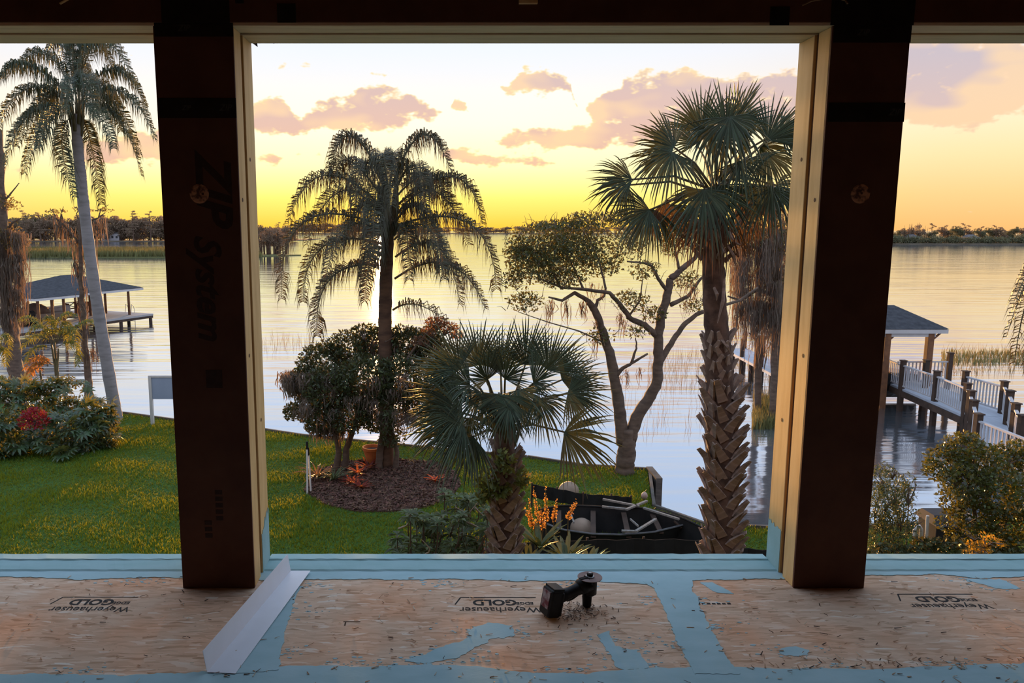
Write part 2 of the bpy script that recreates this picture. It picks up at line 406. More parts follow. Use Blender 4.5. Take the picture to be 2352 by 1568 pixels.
# flecks of coating round the brushed edges
mb = MB()
for pl_ in ([(1086, 1450), (1180, 1450), (1060, 1500), (960, 1522)], [(1385, 1470), (1430, 1500), (1470, 1535)], [(1510, 1380), (1560, 1480), (1640, 1440), (1605, 1380)], [(660, 1400), (645, 1500), (700, 1345)], [(800, 1525), (1000, 1522), (1300, 1540), (200, 1545), (1900, 1532), (2200, 1524)], [(300, 1335), (1000, 1338), (1300, 1342), (2200, 1332), (2300, 1345), (1820, 1495)]):
    for (x_, y_) in pl_:
        c_ = gp(x_, y_, FZ)
        for k_ in range(34):
            q_ = Vector((c_.x + rg.gauss(0, .075), c_.y + rg.gauss(0, .028), 0)); r_ = rg.uniform(.001, .0075); pts_ = [(q_.x + math.cos(j_ * 1.05 + .3) * r_ * rg.uniform(.6, 2.2), q_.y + math.sin(j_ * 1.05 + .3) * r_ * rg.uniform(.5, 1.0)) for j_ in range(6)]
            mb.add([(p_[0], p_[1], FZ + .0009) for p_ in pts_] + [(p_[0], p_[1], FZ) for p_ in pts_], [(0, 1, 2, 3, 4, 5)] + [(j_, 6 + j_, 6 + (j_ + 1) % 6, (j_ + 1) % 6) for j_ in range(6)])
mb.build('coating_flecks', M_teal, fl, kind='stuff')

# loose shavings and slivers on the boards: far too many to count
mb = MB()
def sliver(mb_, x, y, L, wd, ang, z, mat):
    c, s_ = math.cos(ang), math.sin(ang); k = rg.uniform(-.3, .3)
    pts = [(-L / 2, -wd / 2), (L / 2, -wd * .2), (L / 2, wd * .3), (-L / 2, wd / 2)]
    lift = rg.uniform(0, .004)
    V = [(x + p[0] * c - p[1] * s_, y + p[0] * s_ + p[1] * c, z + (lift if p[0] > 0 else 0)) for p in pts]
    mb_.add(V + [(v[0], v[1], v[2] + .0012) for v in V], [(4, 5, 6, 7), (3, 2, 1, 0), (0, 1, 5, 4), (1, 2, 6, 5), (2, 3, 7, 6), (3, 0, 4, 7)], mat)
M_chip = pm('pale_shaving', (.72, .60, .44, 1), (.60, .45, .30, 1), 30, .7)
M_chipd = pm('dark_shaving', (.06, .033, .02, 1), (.10, .05, .03, 1), 30, .8)
M_chipo = pm('tan_shaving', (.50, .30, .17, 1), (.40, .22, .12, 1), 30, .8)
for i in range(560):
    x, y = rg.uniform(-2.1, 2.7), 2.45 + .9 * rg.random()
    t = rg.random(); a = rg.gauss(0, .5) if rg.random() < .6 else rg.uniform(0, PI)
    sliver(mb, x, y, rg.uniform(.006, .030), rg.uniform(.0015, .006), a, FZ + .0035, 0 if t < .38 else (1 if t < .60 else 2))
for i in range(170):      # sawdust round the grinder and along the right board's front edge
    g = gp(1330, 1405, FZ)
    sliver(mb, g.x + rg.gauss(0, .07), g.y + rg.gauss(0, .05), rg.uniform(.006, .022), rg.uniform(.002, .005), rg.uniform(0, PI), FZ + .0035, 1 if rg.random() < .6 else 2)
for i in range(120):
    sliver(mb, rg.uniform(1.1, 2.5), 2.60 + abs(rg.gauss(0, .05)), rg.uniform(.006, .03), rg.uniform(.002, .006), rg.uniform(0, PI), FZ + .0035, rg.choice((0, 1, 2, 2)))
sh = mb.build('wood_shavings', [M_chip, M_chipd, M_chipo], fl, kind='stuff', label='loose wood shavings and sawdust')

# printed grade stamps, upside down for the viewer
def stamp(px, py, sc=1.0, flip=1):
    c = gp(px, py, FZ); Rz = Matrix.Rotation(PI, 4, 'Z')
    def put(body, size, dx, dy, shear=0, bold=0, sx=1.0):
        text_part('printed_lettering', body, size * sc, Matrix.Translation((c.x + dx * sc, c.y + dy * sc, FZ + .0005)) @ Rz, M_ink, fl, .0003, shear, bold, sx)
    put('Weyerhaeuser', .062, 0.0, -.052, 0, .0004, .92)
    put('GOLD', .068, -.018 * flip, .012, 0, .0022, 1.0)
    put('EDGE', .030, .112 * flip, .004, 0, .0008, 1.0)
    b = MB().box2((c.x - .165 * sc, c.y + .052 * sc, FZ), (c.x + .165 * sc, c.y + .058 * sc, FZ + .0008))
    b.build('printed_line', M_ink, fl)
    k = c + Vector((-.165 * sc, .055 * sc, .0004))
    MB().bar(k, k + Vector((-.004 * sc * flip - .02 * sc, -.062 * sc, 0)), .006, .0008).build('printed_line', M_ink, fl)
stamp(218, 1385); stamp(1146, 1386); stamp(2166, 1378)
c = gp(1640, 1386, FZ)
for i in range(7):
    MB().box2((c.x - .075 + i * .022, c.y - .006, FZ), (c.x - .060 + i * .022, c.y + .008 * rg.uniform(.4, 1), FZ + .0008)).build('printed_mark', M_ink, fl)
c = gp(808, 1428, FZ)
MB().box2((c.x - .035, c.y, FZ), (c.x + .035, c.y + .006, FZ + .0008)).box2((c.x - .028, c.y - .03, FZ), (c.x - .022, c.y, FZ + .0008)).build('printed_mark', M_ink, fl)

# sill: low coated plate along the outer edge, between the posts
for i, (x0, x1) in enumerate(((XL, -1.2), (-.872, 1.55), (1.872, XR))):
    zz = FZ + .004
    prof = [(YB + .03, FZ - .12), (YB + .03, FZ + .012), (YB - .035, FZ + .016), (YB - .042, FZ + .010), (YB - .135, FZ + .008), (YB - .150, FZ + .0005), (YB - .150, FZ - .02), (YB - .02, FZ - .12)]
    n = len(prof); N = 60; rr = random.Random(i)
    V = []
    for k in range(N + 1):
        x = x0 + (x1 - x0) * k / N
        for (y, z) in prof: V.append((x, y + rr.gauss(0, .0012), z + rr.gauss(0, .0006)))
    F = [(k * n + j, k * n + (j + 1) % n, (k + 1) * n + (j + 1) % n, (k + 1) * n + j) for k in range(N) for j in range(n)]
    F += [tuple(range(n))[::-1], tuple(N * n + j for j in range(n))]
    struct(MB().add(V, F).build('trim_%d' % (i + 1), M_teal2, origin=((x0 + x1) / 2, YB, FZ)), 'teal-coated sill plate along the open edge, %s' % ('left of the lettered post', 'between the two posts', 'right of the darker post')[i])

# walls, ceiling (mostly behind the viewer)
struct(MB().box2((XL - .15, -8, FZ - .3), (XL, YB, 8.2)).build('wall_left', M_dark, origin=(XL, 0, FZ)))
struct(MB().box2((XR, -8, FZ - .3), (XR + .15, YB, 8.2)).build('wall_right', M_dark, origin=(XR, 0, FZ)))
struct(MB().box2((XL - .15, -8.15, FZ - .3), (XR + .15, -8.0, 8.2)).build('wall_back', M_dark, origin=(0, -8, FZ)))
struct(MB().box2((XL - .15, -8.15, 8.2), (XR + .15, YB + .05, 8.35)).build('ceiling', M_dark, origin=(0, 0, 8.2)))
M_house = pm('house_wrap', (.10, .09, .08, 1), (.07, .06, .05, 1), 2, .9)
struct(MB().box2((-11, YB - .12, -1.0), (12, YB - .025, FZ - .13)).build('wall_front', M_house, origin=(0, YB, 0)), 'lower house wall under the open room')
struct(MB().box2((-11, YB - .12, FZ - .12), (XL - .16, YB - .025, 8.3)).box2((XR + .16, YB - .12, FZ - .12), (12, YB - .025, 8.3)).build('wall_front_upper', M_house, origin=(0, YB, FZ)), 'upper house wall beside the open room')

# header
hd = thing('header_beam', 'long dark sheathed header beam with pale double boards under it, above the openings', 'beam', ((XL + XR) / 2, YF, HZ))
MB().box2((XL, YF - .012, HZ + .012), (XR, YF, 8.2)).build('sheathing_panel', M_zip, hd)
MB().box2((XL, YF, HZ + .04), (XR, YB - .01, 8.19)).build('beam_core', M_dark, hd)
MB().box2((XL, YF, HZ), (XR, YF + .115, HZ + .038)).build('front_board', M_studh, hd, bevel=.003)
MB().box2((XL, YF + .115, HZ + .014), (XR, YF + .15, HZ + .038)).build('spacer', M_gap, hd)
MB().box2((XL, YF + .15, HZ + .0), (XR, YB - .01, HZ + .038)).build('rear_board', M_studh, hd, bevel=.003)
def face(px, py): return at(px, py, YF - .012)
def patch(x0, y0, x1, y1, nm='tape_patch', mat=None, par=None, y=YF - .0125, th=.0012):
    a, b = at(x0, y0, y), at(x1, y1, y)
    return MB().box2((min(a.x, b.x), y - th, min(a.z, b.z)), (max(a.x, b.x), y, max(a.z, b.z))).build(nm, mat or M_tape, par or hd)
patch(636, 8, 680, 52); patch(1770, 15, 1812, 58); patch(540, -10, 560, 8)
for (x0, y0, x1, y1) in ((366, -60, 528, 52), (1915, -60, 2098, 58)): patch(x0, y0, x1, y1, 'tape_wrap', y=YF - .0128, th=.0016)
patch(1192, -30, 1234, 10, 'wood_block', M_stud, y=YF - .013, th=.02)
a, b = face(140, 10), face(163, -3)
MB().bar((a.x, YF - .02, a.z), (b.x, YF - .02, b.z), .012, .004).build('wood_sliver', M_stud, hd)
pts = [face(x, y) + Vector((0, -.01 - .012 * k, 0)) for k, (x, y) in enumerate(((1840, 14), (1858, 6), (1885, 3), (1910, 4), (1924, 10), (1926, 20)))]
MB().tube(pts, .0035, 6).build('loose_cord', pm('cord', (.34, .2, .1, 1), None, 20, .8), hd)
M_bluewrap = pm('blue_membrane_scrap', (.10, .11, .24, 1), (.14, .15, .30, 1), 12, .6)
for (x0, x1, dx, dy) in ((574, 590, 10, 12), (612, 646, 0, 4), (1655, 1672, -3, 4), (1842, 1850, 2, 24)):
    a, b, c_ = at(x0, 95, YB - .012), at(x1, 95, YB - .012), at((x0 + x1) / 2 + dx, 96 + dy, YB - .02)
    MB().add([a, b, c_, a + Vector((0, .002, 0)), b + Vector((0, .002, 0)), c_ + Vector((0, .002, 0))], [(0, 1, 2), (5, 4, 3), (0, 3, 4, 1), (1, 4, 5, 2), (2, 5, 3, 0)]).build('membrane_scrap', M_bluewrap, hd)

# posts
def post(label, x0, x1, jamb, tape_y, hole, side):
    p = thing('sheathed_post', label, 'post', ((x0 + x1) / 2, (YF + YB) / 2, FZ))
    MB().box2((x0, YF, FZ), (x1, YF + .012, HZ)).build('sheathing_panel', M_zip, p, bevel=.002)
    MB().box2((x0 + .012, YF + .014, FZ), (x1 - .012, YB - .02, HZ)).build('post_core', M_gap, p)
    for s_ in (0, 1):
        xa, xb = (x0, x0 + .030) if s_ == 0 else (x1 - .030, x1)
        vis = (s_ == 1) == (jamb == 'right')
        MB().box2((xa, YF + .0125, FZ), (xb, YF + .115, HZ)).build('front_stud', M_stud, p, bevel=.003)
        MB().box2((xa, YF + .152, FZ), (xb, YB - .012, HZ)).build('rear_stud', M_stud, p, bevel=.003)
        if vis:
            xs = xb if s_ == 1 else xa; sg = 1 if s_ == 1 else -1
            # coating brushed up the foot of the rear stud
            yy = [YF + .155 + (YB - .016 - YF - .155) * k / 12 for k in range(13)]
            rr = random.Random(3); top = [FZ + .20 + .02 * rr.random() for k in yy] if jamb == 'left' else [FZ + .20 + .10 * (k / 12) - .04 * rr.random() for k in range(13)]
            V = [(xs + sg * .0006, y, FZ + .001) for y in yy] + [(xs + sg * .0006, y, t) for y, t in zip(yy, top)]
            V += [(xs + sg * .0022, y, FZ + .001) for y in yy] + [(xs + sg * .0022, y, t) for y, t in zip(yy, top)]
            F = []
            for k in range(12):
                F += [(26 + k, 26 + k + 1, 39 + k + 1, 39 + k), (13 + k, 13 + k + 1, k + 1, k), (13 + k, 39 + k, 39 + k + 1, 13 + k + 1)]
            F += [(0, 26, 39, 13), (12, 25, 51, 38)]
            MB().add(V, F).build('coated_foot', M_teal2, p)
            for (yy_, zz_) in ((YF + .06, FZ + 1.05), (YF + .20, FZ + 1.9), (YF + .225, FZ + .72), (YF + .05, FZ + 1.72)):
                MB().lathe((xs - sg * .001, yy_, zz_), [(.009, 0), (.009, .0018), (.002, .002)], 12, (sg, 0, 0)).build('knot', M_knot, p)
    for (y0, y1) in tape_y:
        a, b = at(0, y0, YF), at(0, y1, YF)
        MB().box2((x0 + .006, YF - .0016, b.z), (x1 + .002, YF - .0001, a.z)).build('tape_band', M_tape, p)
    for (tx, ty, body, sz) in ((.28, tape_y[1], 'ZIP', .036),) + (((.12, tape_y[1], 'ZIP', .026),) if side < 0 else ()):
        z = (at(0, ty[0], YF).z + at(0, ty[1], YF).z) / 2
        text_part('tape_print', body, sz, Matrix.Translation((x0 + tx, YF - .0018, z)) @ Matrix.Rotation(PI / 2, 4, 'X'), M_tapeprint, p, .0002, .2, .001)
    z = (at(0, tape_y[0][0], YF).z + at(0, tape_y[0][1], YF).z) / 2
    text_part('tape_print', 'ZIP', .034, Matrix.Translation((x0 + .125, YF - .0018, z + .005)) @ Matrix.Rotation(PI / 2, 4, 'X'), M_tapeprint, p, .0002, .2, .001)
    h = at(*hole, YF)
    pl = MB().lathe((h.x, YF - .0002, h.z), [(.040, 0), (.040, .0015), (.034, .003), (.001, .003)], 24, (0, -1, 0)).build('cut_hole_disc', M_plug, p)
    rr = random.Random(int(hole[0]))
    for k in range(2):
        a_ = (.4, 1.5, 3.9, 5.1)[k] + rr.uniform(-.5, .5); q = rr.uniform(.004, .026)
        MB().lathe((h.x + math.cos(a_) * q, YF - .0033, h.z + math.sin(a_) * q), [(rr.uniform(.003, .013), 0), (rr.uniform(.002, .006), .0015)], 5 + k, (0, -1, 0)).build('knot', M_knot, pl)
    return p
pL = post('dark brown sheathed post with printed lettering, at the left of the wide opening', -1.195, -.872, 'right', [(52, 84), (225, 271)], (458, 445), -1)
pR = post('nearly black sheathed post without big lettering, at the right of the wide opening', 1.552, 1.870, 'left', [(58, 98), (236, 280)], (1976, 445), 1)
def vtext(body, px, py, size, shear=-.0, bold=.004):
    c = at(px, py, YF)
    text_part('printed_lettering', body, size, Matrix.Translation((c.x, YF - .0006, c.z)) @ Matrix.Rotation(PI / 2, 4, 'X') @ Matrix.Rotation(-PI / 2, 4, 'Z'), M_ink2, pL, .0003, .3, bold)
vtext('ZIP', 487, 428, .20, bold=.006); vtext('System', 478, 660, .155, bold=.004)
c = at(492, 870, YF)
MB().box2((c.x - .035, YF - .0008, c.z - .04), (c.x + .035, YF, c.z + .04)).build('printed_mark', M_ink2, pL)
for (px, py, n) in ((505, 1150, 5), (480, 1190, 3)):
    c = at(px, py, YF)
    for k in range(n): MB().box2((c.x - .02, YF - .0008, c.z + .03 * k - .09), (c.x + .012, YF, c.z + .03 * k - .07)).build('printed_mark', M_ink2, pL)

# white metal angle lying across the floor
def angle_flashing():
    n0, n1 = gp(476, 1546, FZ), gp(541, 1549, FZ)
    f0, f1 = gp(668, 1311, FZ + .012), gp(713, 1311, FZ + .012)
    z0, z1 = FZ + .004, FZ + .013
    t = .0012
    o = thing('metal_angle', 'long white folded metal angle lying diagonally on the floor by the lettered post', 'flashing', (n0.x, n0.y, FZ))
    N0, N1, F0, F1 = Vector((n0.x, n0.y, z0)), Vector((n1.x, n1.y, z0)), Vector((f0.x, f0.y, z1)), Vector((f1.x, f1.y, z1))
    up = Vector((-.012, 0, .083))
    def plate(a, b, c_, d_, nrm, nm):
        q = nrm * t
        MB().add([a, b, c_, d_, a + q, b + q, c_ + q, d_ + q], [(3, 2, 1, 0), (4, 5, 6, 7), (0, 1, 5, 4), (1, 2, 6, 5), (2, 3, 7, 6), (3, 0, 4, 7)]).build(nm, M_white, o)
    plate(N0, N1, F1, F0, Vector((0, 0, 1)), 'flat_flange')
    plate(N0, F0, F0 + up * 1.0, N0 + up, Vector((-1, 0.2, 0)).normalized(), 'upright_flange')
angle_flashing()

# cordless angle grinder standing on its battery
def grinder():
    b0, h0 = gp(1266, 1414, FZ), gp(1353, 1392, FZ)
    u = Vector((h0.x - b0.x, h0.y - b0.y, 0)); L = u.length; u.normalize(); v = Vector((-u.y, u.x, 0)); k = Vector((0, 0, 1))
    base = Vector((b0.x, b0.y, FZ + .003))
    P = lambda a, b, c_: base + u * a + v * b + k * c_
    o = thing('angle_grinder', 'black cordless angle grinder with its cutting disc facing up, on the floor', 'power tool', base)
    M_blk = pm('black_plastic', (.010, .009, .009, 1), (.016, .014, .013, 1), 30, .55)
    M_rub = pm('black_rubber', (.006, .006, .006, 1), None, 30, .8)
    M_stl = pm('worn_steel', (.42, .42, .41, 1), (.3, .3, .29, 1), 30, .4, metallic=.6)
    M_lab = pm('battery_label', (.50, .42, .42, 1), (.20, .05, .06, 1), 28, .6, contrast=(.42, .58))
    M_disc = pm('cutting_disc', (.30, .20, .17, 1), (.22, .14, .12, 1), 20, .6)
    tilt = Matrix.Rotation(.20, 3, v)
    R3 = lambda: Matrix((u, v, k)).transposed()
    rot = tilt @ R3()
    q = lambda a, b, c_: base + Vector((0, 0, .062)) + rot @ Vector((a, b, c_))
    bt = MB().box(q(0, 0, 0), (.060, .078, .118), rot).build('battery', M_blk, o, bevel=.010)
    MB().box(q(-.031, 0, .012), (.003, .050, .072), rot).build('label_plate', M_lab, bt)
    MB().box(q(.005, 0, .061), (.052, .066, .008), rot).build('battery_rail', M_blk, bt)
    MB().box(q(.026, 0, .0), (.014, .084, .10), rot).build('battery_foot', M_blk, o, bevel=.006)
    MB().tube([P(.03, 0, .075), P(.07, 0, .078), P(.11, 0, .086), P(.145, 0, .094)], [.030, .026, .024, .030], 14).build('handle', M_blk, o, smooth=True)
    MB().tube([P(.075, 0, .052), P(.10, 0, .056), P(.13, 0, .066)], [.008, .010, .008], 8).build('trigger', M_rub, o, smooth=True)
    MB().tube([P(.135, 0, .092), P(.145, 0, .096), P(.185, 0, .102), P(L - .02, 0, .104), P(L + .02, 0, .100)], [.028, .034, .035, .034, .024], 16).build('motor_housing', M_blk, o, smooth=True)
    MB().box(P(.155, 0, .128), (.03, .02, .012), R3()).build('switch_block', M_rub, o, bevel=.003)
    MB().lathe(P(L, 0, .050), [(.020, 0), (.030, .008), (.031, .055), (.026, .070), (.022, .076)], 18).build('gear_head', M_blk, o, smooth=True)
    MB().lathe(P(L - .012, 0, 0), [(.016, 0), (.019, .006), (.021, .050), (.020, .062)], 14).build('side_grip', M_rub, o, smooth=True)
    ds = MB().lathe(P(L, 0, .129), [(.012, 0), (.052, .0), (.052, .0022), (.012, .0022)], 36).build('cutting_disc', M_disc, o)
    MB().lathe(P(L, 0, .1315), [(.019, 0), (.019, .004), (.015, .005)], 20).build('flange', M_stl, ds)
    MB().lathe(P(L, 0, .1367), [(.013, 0), (.014, .009), (.010, .010)], 6).build('lock_nut', M_rub, ds)
    MB().lathe(P(L, 0, .1462), [(.008, 0), (.007, .004)], 12).build('spindle', M_stl, ds)
grinder()
# ================================================================== land and lake
WZ = -.9
nr = np.random.default_rng(11)
def water_material():
    m = bpy.data.materials.new('lake_water'); m.use_nodes = True; m.node_tree.nodes.clear(); T = NT(m.node_tree)
    co = T.new('ShaderNodeTexCoord').outputs['Object']
    big = T.noise(T.mapping(co, (.055, .42, 1), (0, 0, .04)), 1.0, 2.0)
    mid = T.noise(T.mapping(co, (.22, 1.9, 1), (0, 0, -.03)), 1.0, 2.0)
    fine = T.noise(T.mapping(co, (.7, 5.0, 1)), 1.0, 1.0)
    calm = T.noise(T.mapping(co, (.012, .03, 1)), 1.0, 2.0)
    h = T.math('ADD', T.math('MULTIPLY', big, .80), T.math('ADD', T.math('MULTIPLY', mid, .16), T.math('MULTIPLY', fine, .014)))
    bp = T.new('ShaderNodeBump'); bp.inputs['Distance'].default_value = .17
    T.put(bp.inputs['Strength'], T.maprange(calm, .35, .65, .30, .85)); T.put(bp.inputs['Height'], h)
    gl = T.new('ShaderNodeBsdfGlossy'); gl.inputs['Color'].default_value = (.82, .84, .88, 1); gl.inputs['Roughness'].default_value = .09
    df = T.new('ShaderNodeBsdfDiffuse'); df.inputs['Color'].default_value = (.13, .16, .18, 1)
    lw = T.new('ShaderNodeFresnel'); lw.inputs['IOR'].default_value = 1.45
    T.l.new(bp.outputs[0], gl.inputs['Normal']); 
    fac = T.maprange(lw.outputs[0], .03, .45, .55, .97)
    mx = T.new('ShaderNodeMixShader'); T.put(mx.inputs[0], fac); T.l.new(df.outputs[0], mx.inputs[1]); T.l.new(gl.outputs[0], mx.inputs[2])
    o = T.new('ShaderNodeOutputMaterial'); T.l.new(mx.outputs[0], o.inputs[0]); return m
lake = struct(MB().add([(-2500, 3.0, WZ), (2500, 3.0, WZ), (2500, 2600, WZ), (-2500, 2600, WZ)], [(0, 1, 2, 3)]).build('lake_water', water_material(), origin=(0, 60, WZ)), 'calm lake reflecting the sunset')

M_grass = pm('lawn_turf', (.026, .080, .008, 1), (.045, .095, .010, 1), .9, .9, .5, 30, contrast=(.35, .65), bdist=.02)
shore = [(-900, 880), (-300, 905), (0, 926), (285, 951), (400, 967), (605, 989), (690, 1002), (1050, 1038), (1210, 1052), (1340, 1072), (1487, 1081), (1497, 1165), (1620, 1209), (1770, 1216), (2050, 1212), (2352, 1190), (2800, 1150)]
SH = [gp(x, y) for x, y in shore]
lawn_poly = [(p.x, p.y) for p in SH] + [(40, SH[-1].y), (40, 3.6), (-45, 3.6), (-45, SH[0].y)]
lawn = struct(MB().prism(lawn_poly, -1.4, 0.0).build('lawn', M_grass, origin=(0, 14, 0)), 'sloping green lawn running down to the lake')
# timber edging along the water: one board per straight run
M_wall = pm('weathered_timber', (.13, .115, .10, 1), (.08, .07, .06, 1), 3, .9, .3, 20, stretch=(1, 1, 4))
sw = thing('seawall', 'low weathered timber seawall edging the lawn at the water', 'seawall', (SH[8].x, SH[8].y, 0))
for i in range(len(SH) - 1):
    a, b = SH[i], SH[i + 1]; d = (b - a).normalized(); nrm = Vector((-d.y, d.x, 0))
    n = max(1, round((b - a).length / 2.4))
    for k in range(n):
        p, q = a.lerp(b, k / n) + nrm * .05, a.lerp(b, (k + 1) / n) + nrm * .05
        MB().bar(p + Vector((0, 0, -.42)), q + Vector((0, 0, -.42)) - d * .012, .07, .98).build('wall_board', M_wall, sw)
c = SH[10]
MB().box2((c.x - .02, c.y - .9, -1.2), (c.x + .14, c.y + .06, .10)).build('end_board', M_wall, sw)

# mulch bed
bed_px = [(698, 1128), (720, 1085), (790, 1062), (900, 1055), (1000, 1062), (1048, 1085), (1058, 1115), (1035, 1145), (985, 1165), (900, 1176), (820, 1176), (745, 1160)]
BED = [gp(x, y) for x, y in bed_px]
M_mulch = pm('brown_mulch', (.115, .062, .040, 1), (.06, .032, .022, 1), 9, .95, .8, 40, bdist=.02)
bed = struct(MB().prism([(p.x, p.y) for p in BED], -.05, .035).build('planting_bed', M_mulch, origin=BED[0]), 'rounded bed of brown mulch in the lawn')
def inside(poly, X, Y):
    res = np.zeros(len(X), dtype=bool); n = len(poly); j = n - 1
    for i in range(n):
        xi, yi = poly[i][0], poly[i][1]; xj, yj = poly[j][0], poly[j][1]
        cond = ((yi > Y) != (yj > Y)) & (X < (xj - xi) * (Y - yi) / ((yj - yi) if yj != yi else 1e-9) + xi)
        res ^= cond; j = i
    return res
# mulch chips
mb = MB(); bp_ = [(p.x, p.y) for p in BED]
xs = nr.uniform(min(p[0] for p in bp_), max(p[0] for p in bp_), 9000); ys = nr.uniform(min(p[1] for p in bp_), max(p[1] for p in bp_), 9000)
k = inside(bp_, xs, ys); xs, ys = xs[k], ys[k]; n = len(xs)
def cards(C, U, Wd, L, W, tipw=.5):
    """flat four-cornered leaves or chips: centre, long direction, wide direction"""
    U = U / np.linalg.norm(U, axis=1, keepdims=True); Wd = Wd - (Wd * U).sum(1, keepdims=True) * U; Wd /= np.linalg.norm(Wd, axis=1, keepdims=True) + 1e-9
    L = np.asarray(L).reshape(-1, 1); W = np.asarray(W).reshape(-1, 1)
    V = np.stack([C - U * L / 2, C + Wd * W / 2 - U * L * .05, C + U * L / 2, C - Wd * W / 2 - U * L * .05], 1).reshape(-1, 3)
    return V, np.arange(len(C) * 4).reshape(-1, 4)
C = np.stack([xs, ys, np.full(n, .05)], 1); U = nr.normal(size=(n, 3)); U[:, 2] *= .35; Wd = nr.normal(size=(n, 3)); Wd[:, 2] *= .4
mb.add(*cards(C, U, Wd, nr.uniform(.05, .14, n), nr.uniform(.03, .06, n)))
ml = mb.build('mulch_chips', pm('mulch_chip', (.15, .085, .055, 1), (.08, .045, .03, 1), 5, .9, island=.5), bed, kind='stuff')

# grass blades
def grass():
    pts = []
    for (x0, x1, y0, y1, n) in ((-14.5, 6.4, 12.6, 26.8, 260000), (4.0, 12, 12.4, 17, 24000)):
        X = nr.uniform(x0, x1, n); Y = nr.uniform(y0, y1, n); k = inside(lawn_poly, X, Y) & ~inside(bp_, X, Y); pts.append(np.stack([X[k], Y[k]], 1))
    P = np.concatenate(pts); n = len(P)
    patch_ = np.sin(P[:, 0] * 1.9 + np.sin(P[:, 1] * 1.3) * 1.4) + np.sin(P[:, 1] * 3.1 + np.sin(P[:, 0] * .9) * 2)
    h = nr.uniform(.035, .085, n) * (1 + .25 * patch_); a = nr.uniform(0, 2 * PI, n); w = nr.uniform(.008, .016, n)
    lean = nr.normal(0, .035, (n, 2))
    V = np.zeros((n, 3, 3))
    V[:, 0, 0] = P[:, 0] - np.cos(a) * w; V[:, 0, 1] = P[:, 1] - np.sin(a) * w
    V[:, 1, 0] = P[:, 0] + np.cos(a) * w; V[:, 1, 1] = P[:, 1] + np.sin(a) * w
    V[:, 2, :2] = P + lean; V[:, 2, 2] = h
    o = MB().add(V.reshape(-1, 3), np.arange(n * 3).reshape(-1, 3)).build('lawn_grass', leafmat('grass_blade', (.050, .150, .012, 1), (.095, .180, .014, 1), .42, (.60, .42, .01, 1), .6, .4), None, origin=(0, 18, 0))
    o['kind'] = 'stuff'; o['label'] = 'short green grass of the lawn, lit yellow in patches'
grass()

# ------------------------------------------------------------------ far shores
def leaf_cloud(blobs, n, size, rng, aspect=.5, shell=.45, up=.25, down=0.0):
    B = np.array([[*b[0], *b[1]] for b in blobs], dtype=float); wt = (B[:, 3] * B[:, 4] * B[:, 5]) ** (2 / 3); wt /= wt.sum()
    k = rng.choice(len(B), n, p=wt); d = rng.normal(size=(n, 3)); d /= np.linalg.norm(d, axis=1, keepdims=True)
    r = shell + (1 - shell) * rng.random((n, 1)) ** .6
    C = B[k, :3] + d * B[k, 3:] * r
    U = d * .6 + rng.normal(size=(n, 3)) * .75 + np.array([0, 0, up - down]); Wd = rng.normal(size=(n, 3))
    L = size * rng.uniform(.65, 1.3, n)
    return cards(C, U, Wd, L, L * aspect * rng.uniform(.8, 1.2, n))
M_farleaf = leafmat('far_foliage', (.26, .19, .125, 1), (.18, .145, .10, 1), .30, (.40, .22, .09, 1), .8, .35)  # haze of distance is put into this lighter brown
M_fargreen = leafmat('far_green_foliage', (.16, .165, .09, 1), (.12, .13, .075, 1), .25, (.3, .2, .05, 1), .8, .35)
M_fartrunk = pm('far_trunk', (.12, .075, .05, 1), (.07, .045, .03, 1), 1, .9)
